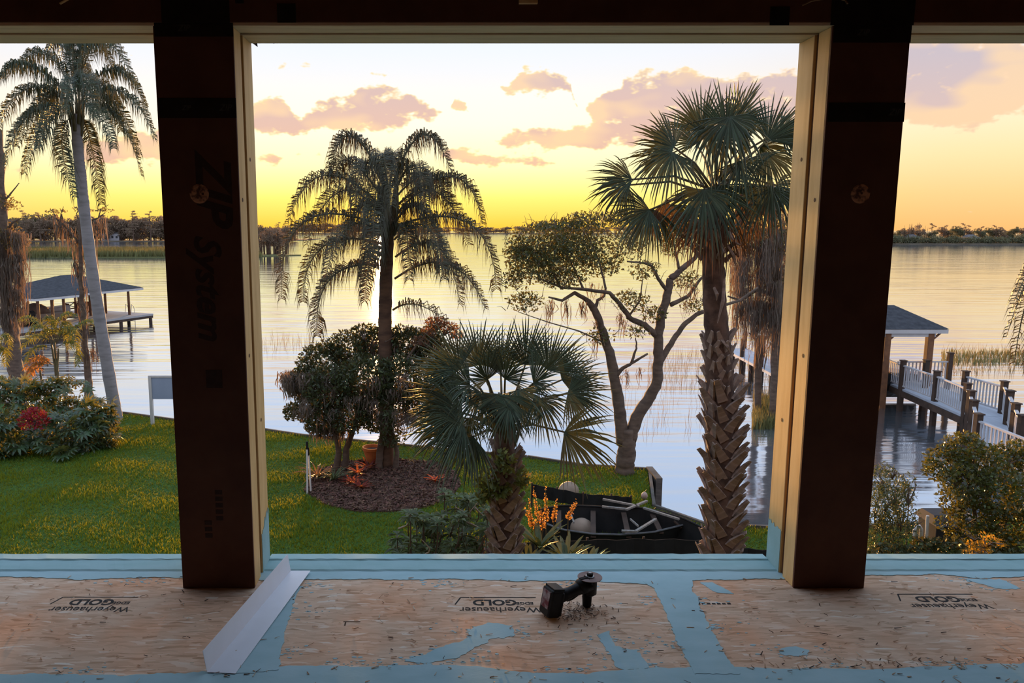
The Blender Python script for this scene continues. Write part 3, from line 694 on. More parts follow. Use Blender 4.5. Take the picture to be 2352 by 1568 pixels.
def far_tree_mesh(kind, seed):
    r = random.Random(seed); q = np.random.default_rng(seed); mb = MB()
    if kind == 'broad':
        H = 12.5
        mb.tube([(0, 0, 0), (r.uniform(-.4, .4), 0, 4), (r.uniform(-.8, .8), 0, 9)], [.35, .28, .12], 5, mat=1)
        bl = [((r.uniform(-3.4, 3.4), r.uniform(-2.5, 2.5), r.uniform(1.6, H - 2.2)), (r.uniform(1.8, 3.4), r.uniform(1.6, 2.6), r.uniform(1.2, 2.2))) for _ in range(15)]
        mb.add(*leaf_cloud(bl, 2400, .8, q, .6, .3), mat=0)
    elif kind == 'cypress':
        H = 15.5
        mb.tube([(0, 0, 0), (.2, 0, 6), (-.1, 0, H - 1)], [.5, .32, .08], 5, mat=1)
        bl = []
        for i in range(9):
            z = 5 + (H - 5) * i / 8; w = (1.2 + 2.2 * math.sin(i * 1.9) ** 2) * (1.25 - .5 * i / 8); s_ = r.choice((-1, 1))
            bl.append(((s_ * w * .55, r.uniform(-.6, .6), z), (w, 1.3, .45)))
            mb.tube([(0, 0, z - .7), (s_ * w * 1.1, 0, z)], [.12, .04], 4, mat=1)
        mb.add(*leaf_cloud(bl, 800, .6, q, .45, .2), mat=0)
    elif kind == 'bare':
        H = 12
        for i in range(7):
            x = r.uniform(-3, 3); mb.tube([(x, 0, 0), (x + r.uniform(-.3, .3), 0, 6), (x + r.uniform(-.8, .8), 0, r.uniform(8, H))], [.22, .16, .05], 4, mat=1)
        bl = [((r.uniform(-3.2, 3.2), r.uniform(-2, 2), r.uniform(4.2, H - 1)), (r.uniform(1.0, 2.0), 1.5, r.uniform(.8, 1.6))) for _ in range(9)]
        mb.add(*leaf_cloud(bl, 1100, .55, q, .5, .2, 0, .6), mat=0)
    elif kind == 'bush':
        bl = [((r.uniform(-5, 5), r.uniform(-2, 2), r.uniform(.8, 2.6)), (r.uniform(2, 3.6), 2, r.uniform(1.2, 2.2))) for _ in range(8)]
        mb.tube([(0, 0, 0), (.2, 0, 2)], [.2, .1], 4, mat=1); mb.add(*leaf_cloud(bl, 1100, .7, q, .6, .3), mat=0)
    elif kind == 'lone':
        H = 11
        mb.tube([(0, 0, 0), (.2, 0, 5), (.4, 0, H - .6)], [.25, .2, .07], 5, mat=1)
        bl = []
        for i in range(6):
            a = i * 1.4; x = math.cos(a) * r.uniform(1, 2.4); z = H - 3 + i * .5
            mb.tube([(.3, 0, z - 1), (x, 0, z)], [.08, .03], 4, mat=1); bl.append(((x, 0, z), (.9, .7, .35)))
        mb.add(*leaf_cloud(bl, 260, .45, q, .5, .2), mat=0)
    return mb
protos = {}
def far_tree(kind, v, px, D, s, zb=WZ, green=False, label='', group='', sx=1.0):
    key = (kind, v, green)
    if key not in protos: protos[key] = far_tree_mesh(kind, v * 31 + len(kind)).mesh('far_' + kind, [M_fargreen if green else M_farleaf, M_fartrunk])
    names = {'broad': 'broad_tree', 'cypress': 'cypress_tree', 'bare': 'thin_tree', 'bush': 'shore_bush', 'lone': 'lone_tree'}
    o = bpy.data.objects.new(names[kind], protos[key]); COL.objects.link(o)
    X = (px - CX) / FOC * D * math.cos(PITCH)
    o.location = (X, D, zb); o.scale = (s * sx * R0.choice((-1, 1)), s, s * R0.uniform(.92, 1.08)); o.rotation_euler = (0, 0, R0.uniform(-.3, .3))
    ORG[o.name] = Vector(o.location)
    tag(o, label, 'bush' if kind == 'bush' else 'tree', group)
R0 = random.Random(21)
# far land strips
M_land = pm('far_bank', (.14, .12, .085, 1), (.10, .085, .06, 1), .2, .9)
def strip(name, pts, depth, h, label):
    poly = [((px - CX) / FOC * D * math.cos(PITCH), D) for px, D in pts]; poly += [(x, y + depth) for x, y in poly[::-1]]
    return struct(MB().prism(poly, WZ - .5, WZ + h).build(name, M_land, origin=(poly[0][0], poly[0][1], WZ)), label)
strip('far_bank', [(-900, 420), (300, 420), (580, 425), (700, 470)], 60, .5, 'dark wooded bank behind the marsh')
strip('right_bank', [(1780, 430), (1900, 370), (2060, 342), (2400, 342), (3200, 330)], 60, .6, 'low wooded bank across the lake at the right')
strip('distant_bank', [(500, 1040), (900, 1043), (1500, 1043), (2000, 1043)], 80, 1.0, 'thin distant bank on the horizon')
for i in range(46):
    px = -60 + i * 16.2 + R0.uniform(-6, 6)
    if px > 372 and px < 590 and i % 3: continue
    kd = R0.choice(('broad', 'bare', 'bare', 'broad'))
    if px > 590: kd = 'broad'
    far_tree(kd, R0.randrange(3), px, 424 + R0.uniform(0, 12), (1.0 + R0.uniform(-.12, .15)) * (1 if px < 590 else .66 - (px - 590) * .0018), zb=WZ + .3,
             label={'broad': 'dense brown-grey tree in the wooded left shore', 'bare': 'slender bare-trunked tree in the wooded left shore'}[kd], group={'broad': 'dense trees on the left shore', 'bare': 'thin trees on the left shore'}[kd])
for i in range(22):
    far_tree('broad', R0.randrange(3), -60 + i * 34 + R0.uniform(-8, 8), 446, (1.2 if i < 17 else .72), green=(i < 6), zb=WZ + .1, sx=1.3, label='tree at the back of the left shore woods', group='trees at the back of the left shore woods')
for px, s, w in ((55, .98, 'nearest the left edge'), (92, 1.0, 'left of the leaning palm trunk'), (305, 1.02, 'right of the leaning palm trunk'), (345, .95, 'closest to the lettered post'), (640, .62, 'small one left of the middle palm')):
    far_tree('cypress', int(px) % 3, px, 418, s, zb=WZ + .3, label='flat-topped cypress over the left shore woods, ' + w, group='cypresses over the left shore woods')
for i in range(7):
    far_tree('bare', i % 3, 606 + i * 7, 205 + i, .62, zb=WZ, label='thin bare tree on the marsh tip beside the lettered post', group='bare trees on the marsh tip')
for i in range(44):
    far_tree('broad', R0.randrange(3), 690 + i * 28 + R0.uniform(-8, 8), 1050, (1.0 if i < 6 else .74) * R0.uniform(.85, 1.2), zb=WZ + .8, sx=2.6, label='tree in the thin dark line of woods on the horizon', group='trees on the horizon')
for i in range(26):
    far_tree('bush', R0.randrange(3), 1830 + i * 26 + R0.uniform(-8, 8), 344 + R0.uniform(0, 5), R0.uniform(.7, 1.0), green=True, zb=WZ + .3, label='low green bush along the far right bank', group='bushes on the far right bank')
for i in range(30):
    far_tree('broad', R0.randrange(3), 1830 + i * 22 + R0.uniform(-8, 8), 356 + R0.uniform(0, 16), R0.uniform(.50, .62), green=(i % 3 > 0), zb=WZ + .5, label='grey-green tree in the woods of the far right bank', group='woods on the far right bank')
for px, s, w in ((2085, .75, 'left'), (2103, .8, 'middle'), (2120, .72, 'right')):
    far_tree('bare', px % 3, px, 350, s, zb=WZ + .5, label=w + ' thin tree of the three-tree clump on the far right bank', group='thin clump on the far right bank')
for px, s, w in ((2142, .80, 'small lone tree nearest the clump'), (2168, .74, 'smallest lone tree'), (2218, .86, 'tallest lone tree'), (2252, .73, 'second lone tree from the right'), (2290, .78, 'rightmost lone tree')):
    far_tree('lone', px % 3, px, 352, s, zb=WZ + .5, label=w + ' above the far right bank', group='lone trees on the far right bank')
# white house between the trees, pale roofs on the right bank
def far_house(px, D, wd, H, label):
    X = (px - CX) / FOC * D * math.cos(PITCH); o = thing('lake_house', label, 'house', (X, D, WZ + .5)); z = WZ + .5
    mw = pm('white_house_wall', (.40, .40, .42, 1), (.34, .34, .36, 1), 1, .8); mr = pm('house_roof', (.16, .15, .15, 1), None, 2, .8); mg = pm('house_glass', (.03, .035, .04, 1), None, 2, .2)
    MB().box2((X - wd / 2, D, z), (X + wd / 2, D + 6, z + H)).build('wall', mw, o)
    MB().add([(X - wd / 2 - .4, D - .4, z + H), (X + wd / 2 + .4, D - .4, z + H), (X + wd / 2 + .4, D + 6.4, z + H), (X - wd / 2 - .4, D + 6.4, z + H), (X - wd * .3, D + 3, z + H + 1.6), (X + wd * .3, D + 3, z + H + 1.6)],
             [(0, 1, 5, 4), (1, 2, 5), (2, 3, 4, 5), (3, 0, 4), (3, 2, 1, 0)]).build('roof', mr, o)
    k = max(2, int(wd / 2.2))
    for i in range(k):
        xx = X - wd / 2 + wd * (i + .5) / k
        for zz in ([z + H * .28, z + H * .74] if H > 4 else [z + H * .5]): MB().box2((xx - .55, D - .06, zz - .6), (xx + .55, D + .02, zz + .6)).build('window', mg, o)
far_house(252, 429, 9.5, 3.9, 'white two-storey house among the trees on the left shore')
far_house(2103, 346, 4.0, 2.6, 'small pale cottage at the foot of the clump on the far right bank')
far_house(2240, 347, 4.6, 2.4, 'pale cottage below the tallest lone tree on the far right bank')
# marsh: reeds nobody could count
def reeds(name, px0, px1, D0, D1, n, h, w, mat, label, zb=WZ, lean=.15):
    D = nr.uniform(D0, D1, n); px = nr.uniform(px0, px1, n); X = (px - CX) / FOC * D * math.cos(PITCH)
    H = h * nr.uniform(.6, 1.15, n); a = nr.uniform(0, 2 * PI, n); W = w * nr.uniform(.6, 1.3, n)
    V = np.zeros((n, 3, 3)); V[:, 0] = np.stack([X - np.cos(a) * W, D - np.sin(a) * W, np.full(n, zb)], 1); V[:, 1] = np.stack([X + np.cos(a) * W, D + np.sin(a) * W, np.full(n, zb)], 1)
    V[:, 2] = np.stack([X + nr.normal(0, lean, n) * H, D + nr.normal(0, lean, n) * H, zb + H], 1)
    o = MB().add(V.reshape(-1, 3), np.arange(n * 3).reshape(-1, 3)).build(name, mat, None, origin=(float(X.mean()), float(D.mean()), zb)); o['kind'] = 'stuff'; o['label'] = label
    return o
M_marsh = leafmat('marsh_grass', (.15, .16, .06, 1), (.11, .13, .05, 1), .3, (.4, .26, .06, 1), .7, .35)
M_reed = leafmat('dry_reed', (.20, .15, .06, 1), (.14, .12, .05, 1), .35, (.5, .28, .06, 1), .7, .4)
struct(MB().prism([((px - CX) / FOC * D * math.cos(PITCH), D) for px, D in ((-500, 190), (60, 189), (380, 188), (590, 195), (690, 205), (590, 215), (380, 232), (60, 236), (-500, 240))], WZ - .4, WZ + .25).build('marsh_bank', M_marsh, origin=(-80, 200, WZ)), 'flat green marsh in front of the left woods')
reeds('marsh_reeds', -300, 385, 188.5, 232, 26000, 2.0, .16, M_marsh, 'thick green reeds of the marsh on the left')
reeds('marsh_reeds', 385, 600, 192, 215, 5000, 1.3, .14, M_marsh, 'low reeds at the tip of the marsh')
reeds('water_reeds', 1500, 1800, 33, 44, 900, .6, .007, M_reed, 'sparse thin reeds standing in the shallow water behind the tall palm')
reeds('water_reeds', 1440, 1640, 26, 32, 110, .6, .006, M_reed, 'few thin reeds in the water behind the forked tree')
reeds('water_reeds', 590, 720, 44, 50, 140, .6, .008, M_reed, 'sparse reeds in the water beside the big shrub')
reeds('water_reeds', 2190, 2500, 37, 45, 700, .5, .012, M_reed, 'golden reed patch in the shallows right of the red-boat dock')
reeds('water_reeds', 2190, 2500, 40, 44, 800, .3, .03, M_marsh, 'low green weed in the shallows right of the red-boat dock')
reeds('water_reeds', 1755, 1812, 26.5, 31, 1500, .55, .02, M_marsh, 'dark weedy growth in the water below the moss curtains')
# ================================================================== docks
M_deck = pm('grey_deck', (.36, .36, .36, 1), (.30, .30, .30, 1), 2, .8, stretch=(1, 8, 1))
M_deckb = pm('blue_grey_deck', (.40, .44, .50, 1), (.34, .38, .44, 1), 2, .7, stretch=(6, 1, 1))
M_pile = pm('dark_piling', (.075, .048, .035, 1), (.045, .03, .022, 1), 3, .9, .4, 20)
M_shing = pm('grey_shingles', (.055, .058, .066, 1), (.030, .032, .038, 1), 5, .9, .5, 20, bdist=.02)
M_fascia = pm('white_fascia', (.52, .51, .50, 1), (.46, .45, .44, 1), 2, .6)
M_rail = pm('grey_white_rail', (.45, .45, .46, 1), (.38, .38, .40, 1), 3, .7)
M_redboat = pm('red_boat_paint', (.36, .09, .06, 1), (.28, .07, .05, 1), 2, .4)
M_black = pm('black_vinyl', (.012, .012, .013, 1), None, 5, .5)
M_boat = pm('pale_boat_hull', (.42, .36, .30, 1), (.36, .31, .26, 1), 2, .4)
M_bench = pm('teak_bench', (.20, .09, .04, 1), (.13, .06, .03, 1), 5, .7)
M_steel = pm('bright_steel', (.55, .55, .55, 1), None, 5, .3, metallic=.8)

def hip_roof(o, C, ux, L, W, z, rise, hipl, nm='roof'):
    ux = Vector(ux).normalized(); uy = Vector((-ux.y, ux.x, 0)); C = Vector((C[0], C[1], 0))
    P = lambda a, b, h: C + ux * a + uy * b + Vector((0, 0, z + h))
    t = .10
    V = [P(-L / 2, -W / 2, t), P(L / 2, -W / 2, t), P(L / 2, W / 2, t), P(-L / 2, W / 2, t), P(-L / 2 + hipl, 0, rise), P(L / 2 - hipl, 0, rise)]
    rf = MB().add(V, [(0, 1, 5, 4), (1, 2, 5), (2, 3, 4, 5), (3, 0, 4), (3, 2, 1, 0)]).build(nm, M_shing, o)
    R3 = Matrix((ux, uy, Vector((0, 0, 1)))).transposed()
    MB().box(P(0, 0, 0), (L - .04, W - .04, .16), R3).build('fascia', M_fascia, rf)
    return rf
# --- left boathouse
def left_dock():
    dz = -.30
    A, B = gp(40, 764, dz), gp(352, 722, dz)
    ux = (B - A); ux.z = 0; L = ux.length; ux.normalize(); uy = Vector((-ux.y, ux.x, 0))
    P = lambda a, b, h: A + ux * a + uy * b + Vector((0, 0, h))
    R3 = Matrix((ux, uy, Vector((0, 0, 1)))).transposed()
    o = thing('boathouse', 'covered boathouse dock with a dark shingled roof and grey deck, at the left', 'boathouse', P(L / 2, 2, -1))
    near = 2.6; far = 7.6
    MB().box(P(L / 2, near / 2, 0), (L, near, .14), R3).build('deck', M_deck, o)
    MB().box(P(L - 2.0, (near + far) / 2, 0), (4.0, far - near, .14), R3).build('deck', M_deck, o)
    MB().box(P(2.0, far + .5, 0), (L * 1.2, 1.0, .14), R3).build('deck', M_deck, o)
    MB().box(P(L / 2, near * .02, -.16), (L, .06, .18), R3).build('deck_beam', M_pile, o)
    MB().box(P(-7, 1.4, -.01), (14, 1.6, .12), R3).build('gangway', M_deck, o)
    for a, b in ((L - .15, .15), (L - .15, 2.4), (L - .15, 5.0), (L - .15, 7.5), (L - 3, .15), (L - 6, .15), (L - 9, .15), (L - 3.6, 7.5), (2, .15), (L - 2.4, 3.5)):
        if a > 0: MB().tube([P(a, b, -1.6), P(a, b, -.05)], .13, 8).build('piling', M_pile, o)
    ez = gp(290, 668, 0); eave = 2.02
    hip_roof(o, P(L * .62, 3.7, 0), ux, L * .62, 7.4, dz + eave, 1.15, 2.9)
    hip_roof(o, P(L * .27, 2.6, 0), ux, L * .36, 6.2, dz + eave - .03, .92, 1.6, 'roof')
    for a, b in ((L * .36, .7), (L * .47, .7), (L * .58, .7), (L * .74, 3.2), (L * .88, 1.0), (L * .88, 3.4), (L * .88, 6.6), (L * .70, 6.6), (L * .52, 6.6), (L * .36, 6.6), (L * .18, 6.0), (L * .18, .6), (L * .28, .7)):
        MB().tube([P(a, b, .05), P(a, b, eave - .03)], .10, 8).build('roof_post', M_bench, o)
    # bath ladder
    q = P(L - .1, 2.2, 0)
    ld = thing('swim_ladder', 'bright steel swim ladder at the tip of the boathouse dock', 'ladder', q)
    for s_ in (-.3, .3):
        pts = [q + ux * .1 + uy * s_ + Vector((0, 0, h)) for h in (-1.0, .3)] + [q + ux * (.1 - .25 * math.sin(t)) + uy * s_ + Vector((0, 0, .45 + .35 * math.sin(t * .5 + .2))) for t in (.4, .9, 1.4)] + [q - ux * .25 + uy * s_ + Vector((0, 0, .07))]
        MB().tube(pts, .022, 6).build('ladder_rail', M_steel, ld)
    for h in (-.6, -.3, -.05):
        MB().tube([q + ux * .1 + uy * -.3 + Vector((0, 0, h)), q + ux * .1 + uy * .3 + Vector((0, 0, h))], .018, 6).build('rung', M_steel, ld)
    # bench with lattice back
    bq = P(L * .80, 5.4, .07)
    bn = thing('dock_bench', 'brown lattice-backed bench under the boathouse roof', 'bench', bq)
    for t in (-.9, .0, .9):
        MB().box(bq + ux * t + Vector((0, 0, .42)), (.07, .5, .84), R3).build('bench_end', M_bench, bn)
    MB().box(bq + Vector((0, 0, .42)), (1.9, .5, .05), R3).build('seat', M_bench, bn)
    MB().box(bq + uy * .24 + Vector((0, 0, .86)), (1.9, .05, .06), R3).build('top_rail', M_bench, bn)
    for x0 in (-.9, .0):
        for (a, b) in (((x0, .48), (x0 + .9, .82)), ((x0, .82), (x0 + .9, .48))):
            MB().bar(bq + ux * a[0] + uy * .24 + Vector((0, 0, a[1])), bq + ux * b[0] + uy * .24 + Vector((0, 0, b[1])), .04, .05).build('lattice_bar', M_bench, bn)
    # white dock box
    w = P(L * .60, 5.2, .07)
    wb = thing('dock_box', 'white storage box on the boathouse deck behind the palm trunk', 'box', w)
    MB().box(w + Vector((0, 0, .33)), (2.4, .8, .66), R3).build('body', M_fascia, wb, bevel=.03)
    MB().box(w + Vector((0, 0, .70)), (2.46, .86, .07), R3).build('lid', M_fascia, wb, bevel=.02)
    # boat on its lift
    c = P(L * .40, 4.6, -.25)
    bt = thing('motor_boat', 'pale motor boat with a brown cover moored under the boathouse roof', 'boat', c)
    prof = []
    V = []; N = 12
    for i in range(N + 1):
        t = i / N; wd = 1.05 * (1 - max(0, (t - .55) / .45) ** 2 * .92); x = -2.6 + 5.4 * t; zt = .75 + .30 * t * t
        for (f, h) in ((-1, zt), (-.86, .35), (0, .02 + .25 * t ** 3), (.86, .35), (1, zt)): V.append(tuple(c + ux * (-x) + uy * f * wd + Vector((0, 0, h))))
    F = [(i * 5 + j, i * 5 + j + 1, (i + 1) * 5 + j + 1, (i + 1) * 5 + j) for i in range(N) for j in range(4)] + [(0, 1, 2, 3, 4), tuple(N * 5 + j for j in (4, 3, 2, 1, 0))]
    F += [(i * 5, (i + 1) * 5, (i + 1) * 5 + 4, i * 5 + 4) for i in range(N)]
    MB().add(V, F).build('hull', M_boat, bt, smooth=False)
    MB().lathe(c + ux * .3 + Vector((0, 0, .8)), [(1.0, 0), (.9, .35), (.5, .62), (.1, .72)], 16).build('cover', pm('brown_cover', (.22, .15, .11, 1), None, 2, .8), bt, smooth=True)
    MB().box(c + ux * -1.1 + Vector((0, 0, 1.0)), (.9, 1.1, .5), R3).build('windscreen', M_boat, bt, bevel=.08)
    # jet ski
    j = P(L * .17, 2.0, .07)
    js = thing('jet_ski', 'black jet ski parked at the left end of the boathouse', 'watercraft', j)
    MB().box(j + Vector((0, 0, .28)), (2.4, .85, .42), R3).build('hull', M_black, js, bevel=.16)
    MB().box(j + ux * -.2 + Vector((0, 0, .66)), (1.3, .38, .36), R3).build('seat', M_black, js, bevel=.1)
    MB().tube([j + ux * .45 + uy * -.4 + Vector((0, 0, 1.02)), j + ux * .55 + Vector((0, 0, .95)), j + ux * .45 + uy * .4 + Vector((0, 0, 1.02))], .04, 6).build('handlebar', M_black, js)
    MB().box(j + ux * .6 + Vector((0, 0, .78)), (.5, .5, .4), R3).build('cowl', M_black, js, bevel=.1)
left_dock()

# --- right walkway with picket rails, covered slip and red boat
def right_dock():
    dz, RH = 0.0, .95
    T_ = lambda x, y: gp(x, y, dz + RH)
    o = thing('dock_walkway', 'grey picket-railed wooden walkway leading out to the roofed boat slip', 'dock', (T_(2222, 890).x, T_(2222, 890).y, dz))
    S1a, S1b, S1c = T_(2075, 837), T_(2152, 862), T_(2222, 891)
    S2 = [T_(2222, 891), T_(2230, 908), T_(2237, 931), T_(2247, 963)]
    S3 = [T_(2307, 886), T_(2320, 908), T_(2333, 938), T_(2348, 966)]
    E0, E1 = T_(2218, 862), T_(2307, 886)
    d1 = (S1a - S1c).normalized(); far1 = S1a + d1 * 4.2
    fl_ = lambda p, h=0.0: Vector((p.x, p.y, dz + h))
    n1 = Vector((d1.y, -d1.x, 0)); 
    if n1.x < 0: n1 = -n1
    wd = 1.6
    poly = [fl_(S1c), fl_(far1), fl_(far1) + n1 * wd, fl_(E1) + n1 * .0, fl_(S3[0])]
    MB().prism([(p.x, p.y) for p in [S1c, far1, far1 + n1 * wd, S1c + n1 * wd + Vector((.2, 0, 0))]], dz - .08, dz).build('deck', M_deckb, o)
    NR, FR = [fl_(p) for p in S2], [fl_(p) for p in S3]
    poly2 = [E0, E1] + S3[1:] + [S3[-1] + (S3[-1] - S3[0]) * .45 + Vector((1.5, 0, 0)), S2[-1] + (S2[-1] - S2[0]) * .35] + S2[::-1]
    MB().prism([(p.x, p.y) for p in poly2], dz - .085, dz - .005).build('deck', M_deckb, o)
    MB().bar(fl_(S1c, -.2), fl_(far1, -.2), .08, .22).build('deck_beam', M_pile, o)
    pk = MB().box((0, 0, .5), (.045, .03, .80)).mesh('picket', [M_rail])
    def rail(a, b, first=True, top=RH):
        a, b = fl_(a), fl_(b); d = (b - a); L = d.length; d.normalize(); ang = math.atan2(d.y, d.x)
        MB().bar(a + Vector((0, 0, top - .04)), b + Vector((0, 0, top - .04)), .09, .05).build('top_rail', M_rail, o)
        MB().bar(a + Vector((0, 0, .11)), b + Vector((0, 0, .11)), .05, .05).build('bottom_rail', M_rail, o)
        n = max(2, int(L / .145))
        for k in range(1, n): inst('picket', pk, Matrix.Translation(a + d * (L * k / n)) @ Matrix.Rotation(ang, 4, 'Z'), o)
    def pst(p, h=RH + .14, r=.085, low=-1.8):
        p = fl_(p); MB().box2((p.x - r, p.y - r, low), (p.x + r, p.y + r, h)).build('rail_post', M_pile, o, bevel=.01)
        MB().box2((p.x - r - .025, p.y - r - .025, h), (p.x + r + .025, p.y + r + .025, h + .035)).build('post_cap', M_pile, o)
    rail(far1, S1a); rail(S1a, S1b); rail(S1b, S1c)
    for p in (S1a, S1b, S1c): pst(p)
    pst(far1)
    for i in range(3): rail(S2[i], S2[i + 1]); rail(S3[i], S3[i + 1])
    for p in S2[1:] + S3: pst(p, low=-.9)
    rail(E0, E1); pst(E0)
    N1 = S2[-1]; N2 = T_(2420, 1030); rail(N1, N2); pst(N2)
    # far side rail of the first run and a tall mooring post
    f0, f1 = T_(2063, 829), T_(2182, 828)
    rail(f0, f1); pst(T_(2128, 836)); pst(f1, 1.25)
    # roofed slip
    C = gp(1995, 868, 0)
    C = Vector((at(1990, 800, 31.0).x, 32.0, 0))
    bh = thing('boat_slip_shelter', 'hip-roofed shelter with a dark shingle roof over the slip at the right', 'shelter', (C.x, C.y, WZ))
    ez = 6.2 - 29.4 * .1360
    Wd = 5.5
    xr = at(2192, 766, 29.4).x
    Cx = xr - Wd / 2
    hip_roof(bh, (Cx, 31.6), (1, 0, 0), Wd, 3.8, ez, .86, 1.15)
    for (x, y) in ((xr - .62, 29.9), (xr - .62, 33.2), (xr - 2.32, 29.9), (xr - 2.30, 33.2), (xr - 4.8, 29.9), (xr - 4.8, 33.2)):
        ps = MB().box2((x - .12, y - .12, WZ - .6), (x + .12, y + .12, ez - .06)).build('roof_post', M_bench, bh, bevel=.02)
        MB().bar((x, y, ez - .45), (x + .4, y, ez - .08), .06, .06).build('brace', M_bench, ps)
    MB().box2((xr - 5.1, 29.8, ez - .22), (xr - .45, 30.0, ez - .07)).build('eave_beam', M_fascia, bh)
    # red boat
    c = Vector((xr - 2.2, 31.2, WZ))
    bt = thing('red_boat', 'red motor boat with a black stripe lying under the right shelter', 'boat', c)
    V = []; N = 12
    for i in range(N + 1):
        t = i / N; wd = 1.0 * (1 - max(0, (t - .5) / .5) ** 2 * .95); x = -2.3 + 4.4 * t; zt = 1.45 - .35 * t * t
        for (f, h) in ((-1, zt), (-.9, .5), (0, .15), (.9, .5), (1, zt)): V.append((c.x + x, c.y + f * wd, c.z + h))
    F = [(i * 5 + j, i * 5 + j + 1, (i + 1) * 5 + j + 1, (i + 1) * 5 + j) for i in range(N) for j in range(4)] + [(0, 1, 2, 3, 4), tuple(N * 5 + j for j in (4, 3, 2, 1, 0))] + [(i * 5, (i + 1) * 5, (i + 1) * 5 + 4, i * 5 + 4) for i in range(N)]
    MB().add(V, F).build('hull', M_black, bt)
    MB().add([(v[0], v[1], v[2] + (.06 if i % 5 in (0, 4) else 0)) for i, v in enumerate(V)], [(i * 5, (i + 1) * 5, (i + 1) * 5 + 4, i * 5 + 4) for i in range(N)]).build('deck', M_redboat, bt)
    MB().lathe((c.x - .6, c.y, c.z + 1.42), [(.85, 0), (.7, .3), (.35, .5), (.05, .55)], 14).build('engine_cover', M_redboat, bt, smooth=True)
    # far pier behind the hanging moss
    a, b = gp(1800, 856), gp(1688, 800)
    fp = thing('distant_pier', 'narrow grey pier seen behind the hanging moss, running out into the lake', 'pier', a)
    d = (b - a).normalized(); n = Vector((-d.y, d.x, 0))
    MB().bar(a - d * 6 - Vector((0, 0, .05)), b - Vector((0, 0, .05)), 1.2, .12).build('deck', M_deckb, fp)
    for k in range(6):
        for s_ in (-.5, .5):
            p = a.lerp(b, k / 5) + n * s_; MB().tube([p + Vector((0, 0, -1.6)), p + Vector((0, 0, .9 if k % 2 else -.1))], .10, 7).build('piling', M_pile, fp)
    # weedy bank under the pier
right_dock()
# ================================================================== palms
M_qleaf = leafmat('queen_palm_leaflet', (.046, .052, .026, 1), (.030, .036, .020, 1), .10, (.45, .24, .04, 1), .5, .4)
M_qleafg = leafmat('green_palm_leaflet', (.045, .070, .036, 1), (.032, .052, .030, 1), .14, (.40, .30, .05, 1), .45, .4)
M_rachis = pm('palm_rachis', (.12, .10, .045, 1), (.08, .06, .03, 1), 5, .6)
M_qtrunk = pm('grey_palm_trunk', (.25, .24, .24, 1), (.17, .16, .16, 1), 2.2, .85, .3, 12, stretch=(1, 1, 5), contrast=(.45, .75))
M_btrunk = pm('brown_palm_trunk', (.13, .075, .045, 1), (.07, .04, .026, 1), 3, .85, .5, 14, stretch=(1, 1, 3))
M_sleaf = leafmat('fan_palm_leaf', (.058, .088, .052, 1), (.040, .060, .038, 1), .10, (.28, .26, .06, 1), .55, .45, .25)
M_sdead = leafmat('dead_fan_leaf', (.19, .11, .06, 1), (.12, .07, .04, 1), .15, (.5, .25, .06, 1), .7, .4)
M_boot = pm('dry_leaf_boot', (.31, .235, .19, 1), (.17, .125, .10, 1), 6, .85, .4, 20, stretch=(1, 1, 3))
M_strunk = pm('fibrous_trunk', (.14, .088, .064, 1), (.055, .034, .026, 1), 8, .95, .6, 25)
M_moss = leafmat('spanish_moss', (.17, .14, .11, 1), (.10, .085, .068, 1), .30, (.45, .24, .10, 1), .8, .4)
M_bark = pm('grey_brown_bark', (.15, .105, .075, 1), (.085, .06, .045, 1), 4, .9, .6, 18, stretch=(1, 1, 2.5))

def pinnate(p0, pm_, p2, rng, n=62, leaf=.5, w=.020, hang=.75, mat0=0, sparse=0.0, r0=.028):
    """feather frond: arching midrib through three points, drooping leaflets on both sides"""
    p0, pm_, p2 = Vector(p0), Vector(pm_), Vector(p2); c = pm_ * 2 - (p0 + p2) * .5
    B = lambda t: p0 * (1 - t) ** 2 + c * 2 * t * (1 - t) + p2 * t * t
    D = lambda t: ((c - p0) * (1 - t) + (p2 - c) * t).normalized()
    mb = MB(); N = 10
    mb.tube([B(i / N) for i in range(N + 1)], [r0 * (1 - .85 * i / N) for i in range(N + 1)], 4, False, mat=1)
    V = []; F4 = []; F3 = []
    L = (c - p0).length + (p2 - c).length
    for i in range(n):
        t = .14 + .86 * i / (n - 1); b = B(t); T = D(t)
        S = T.cross(Vector((0, 0, 1)))
        if S.length < .15: S = T.cross(Vector((0, 1, 0)))
        S.normalize(); U = S.cross(T)
        prof = min(1.0, .45 + 2.2 * t) * (1.0 if t < .7 else 1 - .55 * (t - .7) / .3)
        for s_ in (-1, 1):
            if sparse and rng.random() < sparse: continue
            l = leaf * prof * rng.uniform(.75, 1.15)
            d = (S * s_ * rng.uniform(.5, 1.0) + T * rng.uniform(.1, .55) + U * rng.uniform(-.1, .95)).normalized()
            m = b + d * l * .34 + Vector((0, 0, -1)) * l * .05
            e = m + (d * (1 - hang) + Vector((0, 0, -1)) * hang + T * .06 + Vector((rng.gauss(0, .08), rng.gauss(0, .08), 0))).normalized() * l * .70
            ww = w * rng.uniform(.8, 1.2); q = d.cross(T)
            if q.length < .05: q = S
            q = q.normalized().cross(d).normalized() * ww
            k = len(V)
            V += [tuple(b + q * .5), tuple(b - q * .5), tuple(m - q), tuple(m + q), tuple(e)]
            F4.append((k, k + 1, k + 2, k + 3)); F3.append((k + 3, k + 2, k + 4))
    mb.add(V, F4 + F3, mat0)
    return mb
